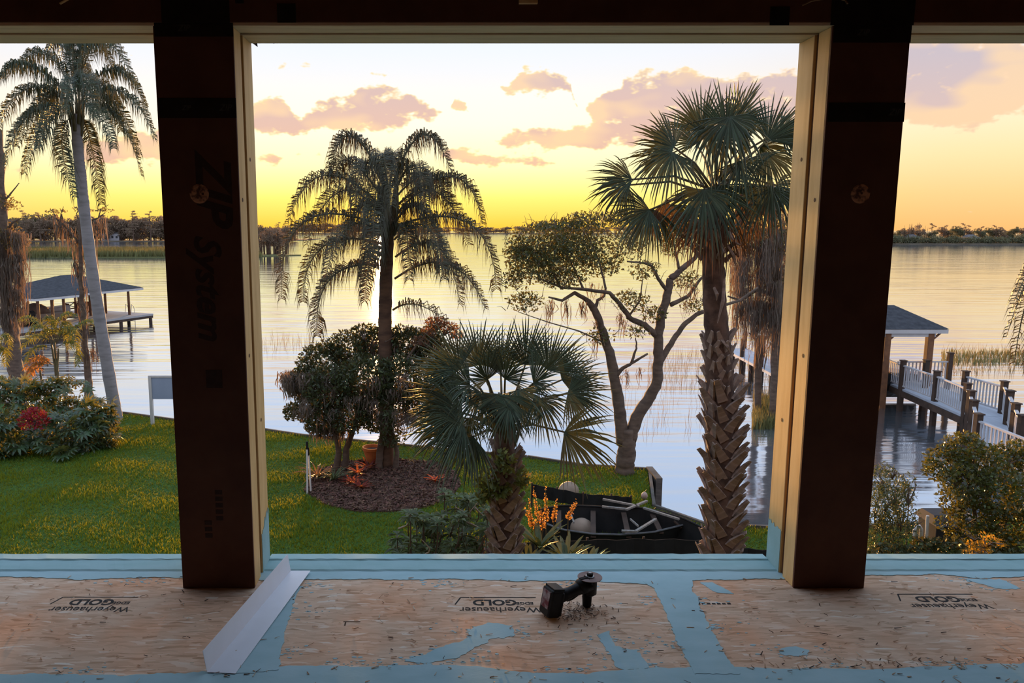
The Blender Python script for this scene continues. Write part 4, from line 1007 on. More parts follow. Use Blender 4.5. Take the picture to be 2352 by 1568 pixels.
def queen_palm(name, label, Y, trunk_px, trunk_r, fronds, seed, mats, tmat, leaf, w, n=60, hang=.75, basez=0.0, r0=.03, dead=()):
    rng = random.Random(seed)
    base = at(*trunk_px[-1], Y); top = at(*trunk_px[0], Y)
    o = thing(name, label, 'palm tree', (base.x, base.y, basez))
    tp = [at(x, y, Y) for x, y in trunk_px]; tp[-1] = Vector((tp[-1].x, Y, basez - .1))
    dense = []
    for i in range(len(tp) - 1):
        for k in range(6): dense.append(tp[i].lerp(tp[i + 1], k / 6))
    dense.append(tp[-1])
    nd = len(dense); rr = [trunk_r[0] + (trunk_r[1] - trunk_r[0]) * (i / nd) for i in range(nd)]
    rr = [r * (1 + (.05 if i % 3 == 0 else -.02)) for i, r in enumerate(rr)]
    MB().tube(dense, rr, 14).build('trunk', tmat, o, smooth=True)
    # leaf bases sheathing the top of the trunk
    t0, t1 = dense[0], dense[6]
    for k in range(9):
        a = k * 2.4; r = trunk_r[0] * .8; p = t1.lerp(t0, .25 + .08 * k)
        q = t0 + Vector((math.cos(a) * r * 2.0, math.sin(a) * r * 2.0, .35 + .05 * k))
        MB().tube([p + Vector((math.cos(a) * r, math.sin(a) * r, 0)), p.lerp(q, .6) + Vector((math.cos(a) * r * .7, math.sin(a) * r * .7, 0)), q], [r * .55, r * .42, r * .16], 6).build('leaf_base', M_rachis, o, smooth=True)
    for i, f in enumerate(fronds):
        (x0, y0), (x1, y1), (x2, y2), dy = f[:4]
        sp = f[4] if len(f) > 4 else 0.0
        fb = pinnate(at(x0, y0, Y), at(x1, y1, Y + dy * .55), at(x2, y2, Y + dy), rng, n, leaf * rng.uniform(.9, 1.1), w, hang, 0, sp, r0)
        fb.build('frond', mats, o)
    return o
# the far left palm, tall and leaning
LP = [((165, 215), (105, 122), (42, 158), .6), ((160, 222), (65, 150), (0, 182), -.9), ((158, 232), (60, 205), (-4, 300), .4), ((160, 242), (62, 268), (14, 380), -1.0), ((162, 250), (100, 280), (56, 398), .9),
      ((168, 262), (142, 330), (172, 452), -.7), ((170, 214), (148, 104), (112, 112), 1.2), ((178, 210), (232, 92), (308, 190), -.6), ((180, 210), (212, 98), (262, 168), 1.1), ((186, 220), (272, 162), (338, 262), .8),
      ((188, 236), (282, 212), (356, 320), -.4), ((188, 246), (268, 268), (324, 402), .5), ((184, 262), (208, 330), (232, 468), .7), ((174, 220), (165, 178), (150, 262), -2.2), ((180, 222), (200, 172), (216, 268), -2.0),
      ((176, 216), (190, 150), (186, 232), 2.2), ((168, 230), (120, 200), (96, 288), 1.7), ((186, 232), (240, 196), (276, 300), 1.8), ((170, 240), (120, 262), (88, 340), -1.8), ((184, 244), (226, 252), (262, 340), -1.8), ((172, 210), (168, 110), (184, 100), .2),
      ((160, 236), (96, 232), (40, 336), 1.2), ((186, 240), (256, 232), (318, 352), 1.4)]
queen_palm('queen_palm', 'tall queen palm with a grey leaning trunk at the far left', 24.6, [(174, 262), (178, 330), (192, 470), (214, 640), (240, 800), (262, 930), (268, 960)], (.15, .21), LP, 3, [M_qleafg, M_rachis], M_qtrunk, .74, .0165, 116, .86, r0=.020)
# the middle palm, backlit
CP = [((888, 430), (806, 312), (758, 400), .4), ((900, 430), (972, 310), (1040, 406), -.4), ((892, 440), (880, 352), (900, 470), -1.6), ((894, 440), (902, 350), (884, 460), 1.6), ((880, 478), (745, 402), (662, 512), .5),
      ((904, 478), (1042, 406), (1106, 512), .4), ((884, 462), (800, 368), (768, 420), 1.3), ((902, 462), (985, 400), (1030, 470), 1.4), ((880, 520), (700, 508), (646, 684), -.5), ((906, 520), (1076, 512), (1140, 662), -.5),
      ((878, 560), (742, 566), (696, 692), .6), ((878, 610), (760, 638), (728, 770), -.4), ((908, 590), (1004, 566), (1056, 696), -.6), ((906, 640), (1030, 606), (1114, 708), .6), ((882, 500), (780, 440), (706, 560), 1.4),
      ((906, 500), (1000, 440), (1076, 560), 1.5), ((884, 540), (800, 520), (748, 640), -1.7), ((906, 550), (980, 520), (1020, 640), -1.8),
      ((890, 450), (840, 372), (816, 470), -1.2), ((902, 455), (950, 380), (976, 480), -1.1), 
      ((902, 712), (960, 700), (1032, 745), -.3, .7), ((884, 520), (838, 470), (790, 560), .3), ((904, 520), (958, 474), (1010, 560), .2), ((886, 540), (862, 520), (846, 640), -1.4), ((886, 580), (856, 580), (838, 690), -1.0), ((884, 500), (862, 470), (858, 590), -2.2), ((888, 470), (866, 430), (862, 540), -1.6), ((906, 540), (930, 520), (940, 640), -1.4)]
queen_palm('queen_palm', 'bushy queen palm in the middle with the sun shining through its crown', 19.4, [(892, 470), (890, 560), (886, 650), (884, 740), (885, 800), (888, 960), (888, 1075)], (.15, .195), CP, 8, [M_qleaf, M_rachis], M_btrunk, .80, .0125, 116, .84, basez=.03)
# the palm that only reaches in at the right edge
RP = [((2460, 640), (2390, 600), (2312, 772), 0.0), ((2460, 620), (2380, 640), (2330, 830), .6), ((2460, 600), (2410, 560), (2330, 690), -.6), ((2470, 600), (2540, 540), (2620, 700), .3), ((2470, 600), (2480, 500), (2560, 560), .6), ((2462, 620), (2400, 690), (2360, 850), -.4)]
queen_palm('queen_palm', 'queen palm frond tips reaching in at the right edge', 12.5, [(2466, 610), (2470, 800), (2474, 1000), (2478, 1300)], (.12, .16), RP, 9, [M_qleaf, M_rachis], M_btrunk, .42, .010, 56, .8)

# ------------------------------------------------------------------ fan palms
def fan_leaf(hub, ddir, nrm, R, rng, nseg=34, spread=200, droop=.5, fold=.25, w=1.0):
    """fan leaf: pleated segments joined near the hub, free and drooping at the tips"""
    d = Vector(ddir).normalized(); n = Vector(nrm); n = (n - d * n.dot(d)).normalized(); s = d.cross(n)
    V = []; F = []
    sp = math.radians(spread)
    for i in range(nseg):
        th = -sp / 2 + sp * (i + .5) / nseg; th += rng.uniform(-.02, .02)
        u = d * math.cos(th) + s * math.sin(th)
        u = (u + n * (abs(math.sin(th / 2)) * fold)).normalized()
        l = R * 1.12 * (.70 + .30 * math.cos(th * .8)) * rng.uniform(.82, 1.12)
        hw = l * math.tan(sp / nseg / 2) * 1.02 * w
        side = u.cross(n).normalized(); g = droop * rng.uniform(.4, 2.0)
        pts = []
        for t in (.0, .42, .68, .86, 1.0):
            pts.append(hub + u * (l * t * (1 - .18 * g * t * t)) + Vector((0, 0, -1)) * (g * l * .55 * max(0, t - .25) ** 2))
        wd = [.05 * hw, .42 * hw, .30 * hw, .17 * hw, 0]
        k = len(V); pl = n * hw * .22
        for j in range(4): V += [tuple(pts[j] - side * wd[j] - (pl if j else pl * 0)), tuple(pts[j] + side * wd[j] - (pl if j else pl * 0)), tuple(pts[j] + (pl if 0 < j < 3 else pl * 0))]
        V.append(tuple(pts[4]))
        for j in range(3):
            a = k + 3 * j; F += [(a, a + 2, a + 5, a + 3), (a + 2, a + 1, a + 4, a + 5)]
        a = k + 9; F += [(a, a + 2, k + 12), (a + 2, a + 1, k + 12)]
    return V, F
def fan_palm_leaf(o, crown, hub, tip, facing, R, rng, mats, droop=.5, nseg=34, spread=200, nm='fan_leaf', pr=.016, fold=.25):
    crown, hub, tip = Vector(crown), Vector(hub), Vector(tip)
    mb = MB(); mid = crown.lerp(hub, .5) + Vector((0, 0, .10 * (hub - crown).length))
    mb.tube([crown, mid, hub], [pr, pr * .8, pr * .6], 5, False, mat=1)
    mb.add(*fan_leaf(hub, tip - hub, facing, R, rng, nseg, spread, droop, fold), mat=0)
    return mb.build(nm, mats, o)
def boots(o, axis, r_of, z0, z1, dz, per, rng, ln, wd, lean=.45):
    """crossed stubs of old leaf stalks"""
    V = []; prof = [(0, 1.0, .030), (.35, .82, .030), (.75, .55, .024), (1.0, .42, .012)]
    for (t, ww, th) in prof:
        for (a, b) in ((-1, -1), (1, -1), (1, 1), (-1, 1)): V.append((a * wd * ww / 2, b * th / 2 + .055 * t * t * ln / .25, t * ln))
    F = [(i * 4 + j, i * 4 + (j + 1) % 4, (i + 1) * 4 + (j + 1) % 4, (i + 1) * 4 + j) for i in range(3) for j in range(4)] + [(3, 2, 1, 0), (12, 13, 14, 15)]
    me = MB().add(V, F).mesh('leaf_boot', [M_boot])
    z = z0; k = 0
    while z < z1:
        c = axis(z); r = r_of(z)
        for j in range(per):
            a = 2 * PI * (j + .5 * (k % 2)) / per + rng.uniform(-.12, .12)
            sgn = 1 if (j + k) % 2 else -1
            M = Matrix.Translation((c.x + math.cos(a) * r * .82, c.y + math.sin(a) * r * .82, z)) @ Matrix.Rotation(a - PI / 2, 4, 'Z') @ Matrix.Rotation(sgn * rng.uniform(.35, .6), 4, 'Y') @ Matrix.Rotation(-lean * rng.uniform(.7, 1.25), 4, 'X') @ Matrix.Diagonal((1, 1, rng.uniform(.85, 1.25), 1))
            inst('leaf_boot', me, M, o)
        z += dz; k += 1

def tall_sabal():
    Y = 8.4; rng = random.Random(14)
    P = lambda x, y, dy=0.0: at(x, y, Y + dy)
    base = P(1655, 1280)
    o = thing('cabbage_palm', 'tall cabbage palm with a shaggy crown, at the right of the wide opening', 'palm tree', (base.x + .02, Y, 0))
    ax = [Vector((base.x + .02, Y, -.1)), P(1656, 1230), P(1658, 1050), P(1655, 920), P(1648, 800), P(1642, 690), P(1638, 600), P(1640, 520), P(1645, 455)]
    rad = [.17, .165, .165, .16, .135, .125, .118, .12, .10]
    def axis(z):
        for a, b in zip(ax, ax[1:]):
            if a.z <= z <= b.z: return a.lerp(b, (z - a.z) / (b.z - a.z))
        return ax[-1]
    dense = []; dr = []
    for i in range(len(ax) - 1):
        for k in range(8): dense.append(ax[i].lerp(ax[i + 1], k / 8)); dr.append(rad[i] + (rad[i + 1] - rad[i]) * k / 8)
    dense.append(ax[-1]); dr.append(rad[-1])
    MB().tube(dense, [r * (1 + rng.uniform(-.05, .05)) for r in dr], 16, jit=.05, rng=rng).build('trunk', M_strunk, o, smooth=True)
    zt, zm = P(1650, 905).z, P(1650, 770).z
    boots(o, axis, lambda z: .185, 1.4, zt, .112, 7, rng, .25, .112, .24)
    boots(o, axis, lambda z: .150, zt, zm, .085, 6, rng, .15, .072, .16)
    # peeling strips
    for (x0, y0, x1, y1) in ((1664, 640, 1648, 742), (1656, 780, 1678, 812), (1668, 560, 1690, 610), (1640, 660, 1646, 690)):
        a, b = P(x0, y0, -.14), P(x1, y1, -.17); m = a.lerp(b, .5) + Vector((.01, -.03, 0))
        MB().tube([a, m, b], [.014, .020, .004], 5).build('bark_strip', M_boot, o)
    # rough collar of broken stalks under the crown
    for k in range(20):
        a = k * 2.4; z = P(0, 600).z + .42 * k / 20; c = axis(z); r = .12
        q = Vector((math.cos(a), math.sin(a), 0))
        MB().tube([c + q * r, c + q * (r + .10) + Vector((0, 0, .10)), c + q * (r + .16) + Vector((0, 0, rng.uniform(-.02, .2)))], [.032, .024, .010], 5).build('broken_stalk', M_sdead if k % 3 == 0 else M_boot, o)
    C = P(1642, 440)
    L = [  # hub, tip, depth of hub, leaf radius, droop
        ((1668, 300), (1720, 165), -.10, .62, .25), ((1612, 300), (1590, 168), .15, .62, .35), ((1690, 285), (1765, 195), .25, .60, .3), ((1676, 268), (1690, 400), -.55, .62, .9), ((1640, 290), (1655, 420), -.45, .60, .9),
        ((1548, 338), (1440, 250), -.05, .60, .45), ((1540, 352), (1400, 330), .25, .62, .55), ((1545, 350), (1500, 450), -.40, .60, .9), ((1452, 412), (1335, 400), -.10, .56, .6), ((1440, 425), (1350, 480), .15, .52, .9),
        ((1492, 482), (1395, 520), -.25, .56, .8), ((1500, 480), (1470, 600), -.10, .56, 1.1), ((1618, 435), (1600, 590), -.55, .66, .9), ((1650, 425), (1680, 560), -.45, .60, .9), ((1762, 322), (1850, 215), -.10, .60, .3),
        ((1748, 335), (1830, 330), .3, .60, .5), ((1760, 350), (1800, 470), -.35, .58, .9), ((1782, 425), (1860, 480), -.10, .56, .8), ((1772, 430), (1770, 560), -.35, .60, 1.0), ((1720, 420), (1730, 560), .35, .62, 1.0),
        ((1600, 330), (1540, 230), .5, .55, .4), ((1700, 340), (1760, 250), .55, .55, .4), ((1560, 470), (1540, 600), .3, .5, 1.1), ((1700, 370), (1735, 460), -.5, .5, 1.0), ((1790, 300), (1900, 330), .1, .56, .5)]
    for i, (h, t, dy, R_, dr_) in enumerate(L):
        hub = P(*h, dy); tip = P(*t, dy * 1.5)
        fan_palm_leaf(o, C + Vector((0, dy * .15, rng.uniform(-.12, .12))), hub, tip, Vector((rng.uniform(-.4, .4), -1.0 if dy < .2 else .8, .75)), R_ * .86, rng, [M_sleaf, M_rachis], dr_ * .9, 30, rng.uniform(140, 185))
    for (h, t, dy) in (((1625, 500), (1600, 600), -.2), ((1665, 505), (1690, 610), -.15), ((1690, 470), (1760, 560), .1), ((1590, 480), (1545, 580), .2), ((1530, 460), (1520, 580), -.1), ((1740, 440), (1760, 560), 0)):
        fan_palm_leaf(o, C - Vector((0, 0, .2)), P(*h, dy), P(*t, dy), (rng.uniform(-.5, .5), -1, .3), .46, rng, [M_sdead, M_sdead], 1.3, 22, 110, 'dead_leaf')
tall_sabal()

def short_sabal():
    Y = 9.6; rng = random.Random(24)
    P = lambda x, y, dy=0.0: at(x, y, Y + dy)
    base = P(1160, 1280)
    o = thing('cabbage_palm', 'short cabbage palm with a wide fan-leaf crown, in front of the mulch bed', 'palm tree', (base.x, Y, 0))
    top = P(1158, 930); ax0 = Vector((base.x, Y, -.1))
    axis = lambda z: ax0.lerp(top, (z - ax0.z) / (top.z - ax0.z))
    MB().tube([ax0.lerp(top, k / 20) for k in range(21)], [.185 - .06 * (k / 20) for k in range(21)], 16, jit=.05, rng=rng).build('trunk', M_strunk, o, smooth=True)
    boots(o, axis, lambda z: .19 - .045 * max(0, (z - 2) / 2), 1.2, P(1158, 1050).z, .125, 7, rng, .25, .115, .16)
    for k in range(10):
        a = k * 2.4; c = axis(P(1158, 1030).z + .06 * k); q = Vector((math.cos(a), math.sin(a), 0))
        MB().tube([c + q * .10, c + q * .17 + Vector((0, 0, .16)), c + q * .22 + Vector((0, 0, .34))], [.035, .026, .012], 6).build('leaf_base', M_rachis, o, smooth=True)
    C = P(1156, 985)
    L = [((1150, 850), (1150, 735), .25, .72, .15), ((1100, 838), (1075, 745), .15, .70, .2), ((1206, 838), (1226, 742), .2, .70, .2), ((1056, 846), (985, 770), -.1, .72, .3), ((1048, 862), (940, 830), .3, .72, .4), ((1258, 850), (1300, 765), .0, .70, .25),
         ((1290, 872), (1400, 830), .15, .70, .4), ((1304, 902), (1410, 930), -.2, .66, .6), ((1050, 905), (905, 880), -.25, .72, .5), ((1062, 948), (880, 950), -.45, .86, .7), ((1066, 980), (900, 1040), -.6, .86, .8), ((1088, 1002), (980, 1110), -.55, .70, .9),
         ((1040, 960), (870, 990), .1, .80, .8), ((1150, 905), (1140, 1010), -.85, .66, .8), ((1190, 895), (1215, 990), -.8, .62, .9), ((1108, 900), (1085, 990), -.8, .62, .9), ((1236, 915), (1276, 990), -.5, .60, .9),
         ((1296, 992), (1410, 1040), -.2, .86, .75), ((1160, 870), (1190, 780), -.5, .56, .3), ((1120, 872), (1090, 790), -.5, .56, .3), ((1080, 885), (1010, 850), -.7, .56, .5), ((1225, 880), (1280, 830), -.6, .56, .4),
         ((1080, 960), (1020, 1050), .4, .66, .9), ((1156, 950), (1150, 1060), .5, .6, .9), ((1170, 930), (1150, 1020), -.95, .52, .9)]
    for i, (h, t, dy, R_, dr_) in enumerate(L):
        fan_palm_leaf(o, C + Vector((rng.uniform(-.05, .05), dy * .12, rng.uniform(-.1, .1))), P(*h, dy), P(*t, dy * 1.5), Vector((rng.uniform(-.3, .3), -1.0 if dy < .2 else .6, .8)), R_ * .88, rng, [M_sleaf, M_rachis], dr_ * .75, 34, rng.uniform(150, 185), pr=.020)
    # small bromeliad-like tuft on the trunk and a climbing vine
    vn = thing('climbing_vine', 'leafy green vine climbing the trunk of the short cabbage palm', 'vine', (base.x, Y - .2, P(0, 1150).z))
    q = np.random.default_rng(4); bl = []
    for (x, y, rx, ry) in ((1160, 1062, 26, 34), (1118, 1105, 30, 34), (1146, 1125, 34, 22), (1200, 1100, 22, 26), (1110, 1140, 18, 18)):
        c = P(x, y, -.24); bl.append((tuple(c), (rx / 180, .10, ry / 180)))
    MB().add(*leaf_cloud(bl, 520, .085, q, .55, .3)).build('foliage', leafmat('vine_leaf', (.09, .15, .05, 1), (.14, .19, .06, 1), .25), vn)
    MB().tube([P(1130, 1150, -.22), P(1150, 1110, -.24), P(1158, 1060, -.22), P(1165, 1040, -.2)], .012, 5).build('stem', M_bark, vn)
short_sabal()

# ------------------------------------------------------------------ branching trees and moss
def limb(o, pxs, Y, r0, r1, rng, dys=None, nm='branch', mat=None, sides=9):
    pts = [at(x, y, Y + (dys[i] if dys else 0)) for i, (x, y) in enumerate(pxs)]
    dense = []
    for i in range(len(pts) - 1):
        for k in range(5):
            p = pts[i].lerp(pts[i + 1], k / 5); dense.append(p + Vector((rng.gauss(0, min(r0, .08) * .10), rng.gauss(0, min(r0, .08) * .10), 0)))
    dense.append(pts[-1]); n = len(dense)
    return MB().tube(dense, [r0 + (r1 - r0) * (i / (n - 1)) for i in range(n)], sides, jit=.08, rng=rng).build(nm, mat or M_bark, o, smooth=True), dense
def moss_mb(anchors, rng, length, spread=.10, n=14, w=.012):
    """hanging moss: tapering wavering strands under each anchor"""
    V = []; F = []
    for A in anchors:
        for k in range(n):
            p = Vector(A) + Vector((rng.gauss(0, spread), rng.gauss(0, spread), rng.uniform(-.05, .05))); L = length * rng.uniform(.15, 1.0) ** 1.2 * 1.35; a = rng.uniform(0, PI); s = Vector((math.cos(a), math.sin(a), 0)) * w * rng.uniform(.6, 1.5)
            wx, wy = rng.gauss(0, .05), rng.gauss(0, .05); k0 = len(V)
            for j in range(4):
                t = j / 4; q = p + Vector((wx * math.sin(t * 4 + k), wy * math.cos(t * 4 + k), -L * t)); f = (.5 + 1.0 * t) if j < 2 else (1.2 - .8 * t)
                V += [tuple(q - s * f), tuple(q + s * f)]
            V.append(tuple(p + Vector((wx, wy, -L))))
            F += [(k0 + 2 * j, k0 + 2 * j + 1, k0 + 2 * j + 3, k0 + 2 * j + 2) for j in range(3)] + [(k0 + 6, k0 + 7, k0 + 8)]
    return MB().add(V, F)
def forked_tree():
    Y = 18.9; rng = random.Random(6); q = np.random.default_rng(6)
    b = at(1432, 1092, Y)
    o = thing('forked_tree', 'forked tree with a sparse wide crown on the lawn corner by the water', 'tree', (b.x, Y, 0))
    limb(o, [(1432, 1100), (1434, 1088), (1436, 1060), (1440, 1020), (1440, 985)], Y, .27, .20, rng, nm='trunk', sides=12)
    limb(o, [(1430, 1020), (1424, 950), (1416, 890), (1402, 820), (1384, 760), (1366, 712), (1350, 690)], Y, .17, .075, rng)
    limb(o, [(1446, 1010), (1462, 960), (1490, 915), (1508, 880), (1512, 820), (1512, 770), (1520, 720), (1534, 670), (1540, 640)], Y, .17, .09, rng, [0, 0, .1, .1, .1, .1, .1, .1, .1])
    for pts, r0, r1, dys in (([(1350, 690), (1320, 672), (1290, 690), (1260, 682)], .06, .02, [0, -.3, -.5, -.7]), ([(1366, 712), (1372, 690), (1388, 680), (1392, 660)], .05, .02, [0, .2, .3, .4]),
            ([(1512, 775), (1480, 745), (1448, 732), (1425, 700), (1400, 672), (1340, 664), (1290, 660), (1240, 640)], .085, .02, [.1, 0, -.1, -.2, -.3, -.4, -.5, -.7]),
            ([(1540, 640), (1566, 618), (1596, 592), (1612, 560), (1640, 520)], .09, .03, [.1, .1, .2, .2, .3]), ([(1540, 700), (1580, 680), (1610, 640), (1640, 610)], .06, .02, [.1, .3, .4, .5]), ([(1532, 668), (1512, 640), (1496, 610), (1480, 604), (1440, 600)], .05, .02, [.1, -.1, -.2, -.3, -.3]),
            ([(1516, 830), (1540, 790), (1570, 745), (1600, 722), (1650, 704), (1700, 690), (1740, 660)], .085, .025, [.1, .2, .3, .4, .6, .8, 1.0]), ([(1410, 870), (1430, 845), (1450, 835), (1488, 812)], .06, .025, [0, -.1, -.2, -.3]), ([(1450, 835), (1462, 800), (1460, 775)], .04, .012, [-.2, -.2, -.2]),
            ([(1395, 790), (1330, 760), (1260, 740), (1190, 716)], .022, .008, [0, -.4, -.6, -.8]), ([(1560, 618), (1552, 580), (1545, 545)], .04, .012, [.1, .1, .1]), ([(1392, 664), (1376, 600), (1350, 540), (1330, 500)], .03, .010, [-.3, .1, .2, .3]), ([(1290, 664), (1262, 610), (1230, 570)], .03, .010, [-.5, -.5, -.6]),
            ([(1340, 664), (1310, 600), (1290, 560)], .03, .010, [-.4, -.2, 0]), ([(1440, 732), (1470, 690), (1476, 640)], .03, .01, [-.1, -.3, -.4])):
        limb(o, pts, Y, r0, r1, rng, dys, sides=7)
    bl = []
    for (x, y, rx, ry, dy, w_) in ((1240, 560, 78, 52, -.4, 1), (1300, 590, 88, 50, -.2, 1), (1225, 610, 66, 42, -.7, 1), (1330, 550, 80, 46, .3, 1), (1190, 575, 36, 30, -.5, .6), (1290, 640, 60, 26, -.4, .7), (1380, 600, 60, 40, .2, .6), (1350, 505, 66, 22, .5, .8), (1285, 515, 60, 14, .4, .7),
            (1440, 560, 50, 40, .3, .5), (1420, 500, 46, 22, .4, .6), (1480, 620, 40, 26, -.3, .3), (1205, 690, 46, 30, -.8, .4), (1180, 640, 30, 24, -.6, .35), (1450, 690, 48, 28, -.2, .35), (1500, 720, 34, 22, .0, .3), (1240, 520, 34, 10, .2, .5), (1545, 560, 40, 30, .2, .3), (1570, 640, 40, 26, .3, .25), (1380, 770, 40, 22, -.2, .2),
            (1590, 700, 30, 20, .4, .2), (1460, 760, 34, 18, -.2, .2)):
        k = 95.0; bl.append((tuple(at(x, y, Y + dy)), (rx / k, .55 * w_ + .2, ry / k), w_))
    V = MB()
    for c, r, w_ in bl: V.add(*leaf_cloud([(c, r)], int(1500 * w_ * (r[0] * r[2]) ** .75 * 2.2) + 40, .085, q, .5, .15))
    V.build('foliage', leafmat('small_tree_leaf', (.060, .075, .026, 1), (.040, .052, .020, 1), .18, (.5, .36, .05, 1)), o)
    tw = MB()
    for c, r, w_ in bl:
        for k in range(10):
            a = Vector(c) + Vector((rng.uniform(-1, 1) * r[0], rng.uniform(-1, 1) * r[1], rng.uniform(-1, .6) * r[2])); e = a + Vector((rng.uniform(-.35, .35), rng.uniform(-.2, .2), rng.uniform(-.05, .35)))
            tw.tube([a, a.lerp(e, .5) + Vector((0, 0, .05)), e], [.010, .007, .003], 3, False)
    tw.build('twigs', M_bark, o, kind='stuff')
    an = [at(x, y, Y + dy) for x, y, dy in ((1266, 690, -.5), (1258, 700, -.5), (1300, 690, -.5), (1304, 700, -.4), (1340, 690, -.3), (1372, 730, -.1), (1376, 760, 0), (1366, 780, 0), (1340, 700, -.3), (1424, 720, -.2), (1428, 730, -.2), (1560, 640, .1), (1580, 650, .1), (1590, 640, .2), (1575, 690, .2), (1600, 660, .2), (1360, 650, -.3), (1385, 660, 0), (1420, 860, 0), (1470, 845, -.2), (1440, 850, -.1))]
    moss_mb(an, rng, .48, .045, 16, .010).build('hanging_moss', M_moss, o, kind='stuff')
forked_tree()

def mossy_cypress(name, label, Y, trunk, r, branches, moss, mlen, seed, leaves=(), basez=WZ - .3, mn=22, mw=.02, msp=.16):
    rng = random.Random(seed); q = np.random.default_rng(seed)
    b = at(*trunk[-1], Y); o = thing(name, label, 'tree', (b.x, Y, basez))
    pts = trunk; 
    tr = [at(x, y, Y) for x, y in pts]; tr[-1] = Vector((tr[-1].x, Y, basez))
    dense = []
    for i in range(len(tr) - 1):
        for k in range(6): dense.append(tr[i].lerp(tr[i + 1], k / 6) + Vector((rng.gauss(0, r[1] * .08), rng.gauss(0, r[1] * .08), 0)))
    dense.append(tr[-1]); n = len(dense)
    MB().tube(dense, [(r[0] + (r[1] - r[0]) * (i / (n - 1))) * (1 + .35 * max(0, i / n - .85) / .15) for i in range(n)], 10, jit=.14, rng=rng).build('trunk', M_bark, o, smooth=True)
    for (pts_, r0, dys) in branches: limb(o, pts_, Y, r0, r0 * .3, rng, dys, sides=6)
    if moss: moss_mb([at(x, y, Y + dy) for x, y, dy in moss], rng, mlen, msp, mn, mw).build('hanging_moss', M_moss, o, kind='stuff')
    if leaves:
        mb = MB()
        for (x, y, rx, ry, n_, sz) in leaves: mb.add(*leaf_cloud([(tuple(at(x, y, Y)), (rx * Y / FOC, .8, ry * Y / FOC))], n_, sz, q, .4, .1))
        mb.build('foliage', leafmat('cypress_leaf', (.10, .10, .035, 1), (.08, .07, .03, 1), .35, (.6, .32, .05, 1)), o)
    return o
rr = random.Random(77)
# big mossy trunk at the left edge
mossy_cypress('mossy_cypress', 'thick cypress trunk shaggy with grey and orange moss, at the left edge', 33.0, [(-4, 300), (-2, 420), (4, 520), (12, 640), (24, 760), (36, 850), (42, 885)], (.20, .36),
    [([(0, 470), (20, 450), (44, 420)], .06, [0, 0, 0]), ([(6, 540), (30, 510), (50, 500)], .07, [0, -.2, -.3]), ([(8, 600), (-30, 590), (-60, 600)], .07, [0, .2, .3]), ([(20, 640), (44, 600), (60, 596)], .05, [0, -.2, -.3]), ([(0, 500), (-30, 470), (-60, 480)], .07, [0, 0, 0])],
    [(rr.uniform(-30, 54), rr.uniform(520, 640), rr.uniform(-.6, .3)) for _ in range(36)] + [(rr.uniform(0, 44), rr.uniform(640, 720), rr.uniform(-.5, -.2)) for _ in range(12)] + [(-12, 870, -.3), (0, 872, -.3)], 1.2, 5,
    leaves=((20, 470, 26, 14, 160, .13), (14, 540, 40, 30, 420, .13), (30, 560, 36, 14, 260, .13), (-10, 600, 40, 26, 260, .13), (8, 455, 16, 10, 80, .12)), mw=.014, mn=44, msp=.14)
# slim dead trunk with moss beside the leaning palm
mossy_cypress('mossy_snag', 'slim dead trunk with a mossy bare crown behind the leaning palm', 29.0, [(182, 500), (184, 560), (186, 620), (190, 700), (196, 790), (202, 860), (206, 940)], (.05, .14),
    [([(184, 560), (150, 520), (128, 500), (120, 480)], .045, [0, 0, 0, 0]), ([(183, 540), (200, 510), (226, 500), (242, 488)], .045, [0, 0, 0, 0]), ([(184, 520), (176, 490), (186, 470)], .03, [0, 0, 0]), ([(188, 660), (170, 610), (172, 590)], .06, [0, 0, 0]), ([(150, 520), (140, 490), (146, 474)], .03, [0, 0, 0]), ([(226, 500), (232, 480), (250, 470)], .025, [0, 0, 0])],
    [(x, y, 0) for x, y in ((130, 492), (136, 500), (148, 512), (160, 524), (172, 540), (176, 556), (200, 520), (214, 510), (226, 506), (236, 498), (220, 520), (206, 540), (176, 600), (172, 606), (190, 620), (200, 600), (210, 560), (192, 660), (210, 800), (212, 806), (192, 700))], .85, 15,
    leaves=((130, 484, 16, 6, 60, .12), (190, 480, 20, 6, 60, .12), (236, 482, 18, 6, 60, .12)), basez=-.3, mn=16, mw=.02, msp=.09)
# cypress hung with curtains of moss behind the tall palm
mossy_cypress('mossy_cypress', 'cypress hung with long curtains of moss, behind the tall cabbage palm', 27.5, [(1770, 420), (1774, 520), (1778, 620), (1784, 720), (1788, 800), (1790, 900)], (.14, .24),
    [([(1776, 680), (1740, 664), (1700, 690), (1672, 680)], .09, [0, -.2, -.4, -.6]), ([(1774, 600), (1740, 570), (1700, 560), (1660, 540)], .08, [0, .2, .3, .4]), ([(1772, 560), (1800, 530), (1840, 520)], .08, [0, 0, 0]), ([(1780, 690), (1820, 660), (1850, 670)], .07, [0, 0, 0]), ([(1772, 500), (1730, 470), (1700, 460)], .06, [0, 0, 0]), ([(1712, 690), (1694, 720), (1690, 760)], .04, [-.4, -.4, -.4])],
    [(rr.uniform(1690, 1815), rr.uniform(480, 640), rr.uniform(-.9, .9)) for _ in range(64)] + [(rr.uniform(1700, 1815), rr.uniform(640, 730), rr.uniform(-.9, .4)) for _ in range(30)] + [(x, 690 + abs(x - 1740) * .2, -.3) for x in range(1690, 1800, 9)], 1.35, 25,
    leaves=((1740, 480, 60, 36, 1300, .12), (1780, 550, 46, 44, 1300, .12), (1715, 540, 40, 36, 800, .12), (1700, 672, 24, 10, 160, .1), (1790, 640, 30, 24, 400, .1)), mw=.012, mn=34, msp=.13)
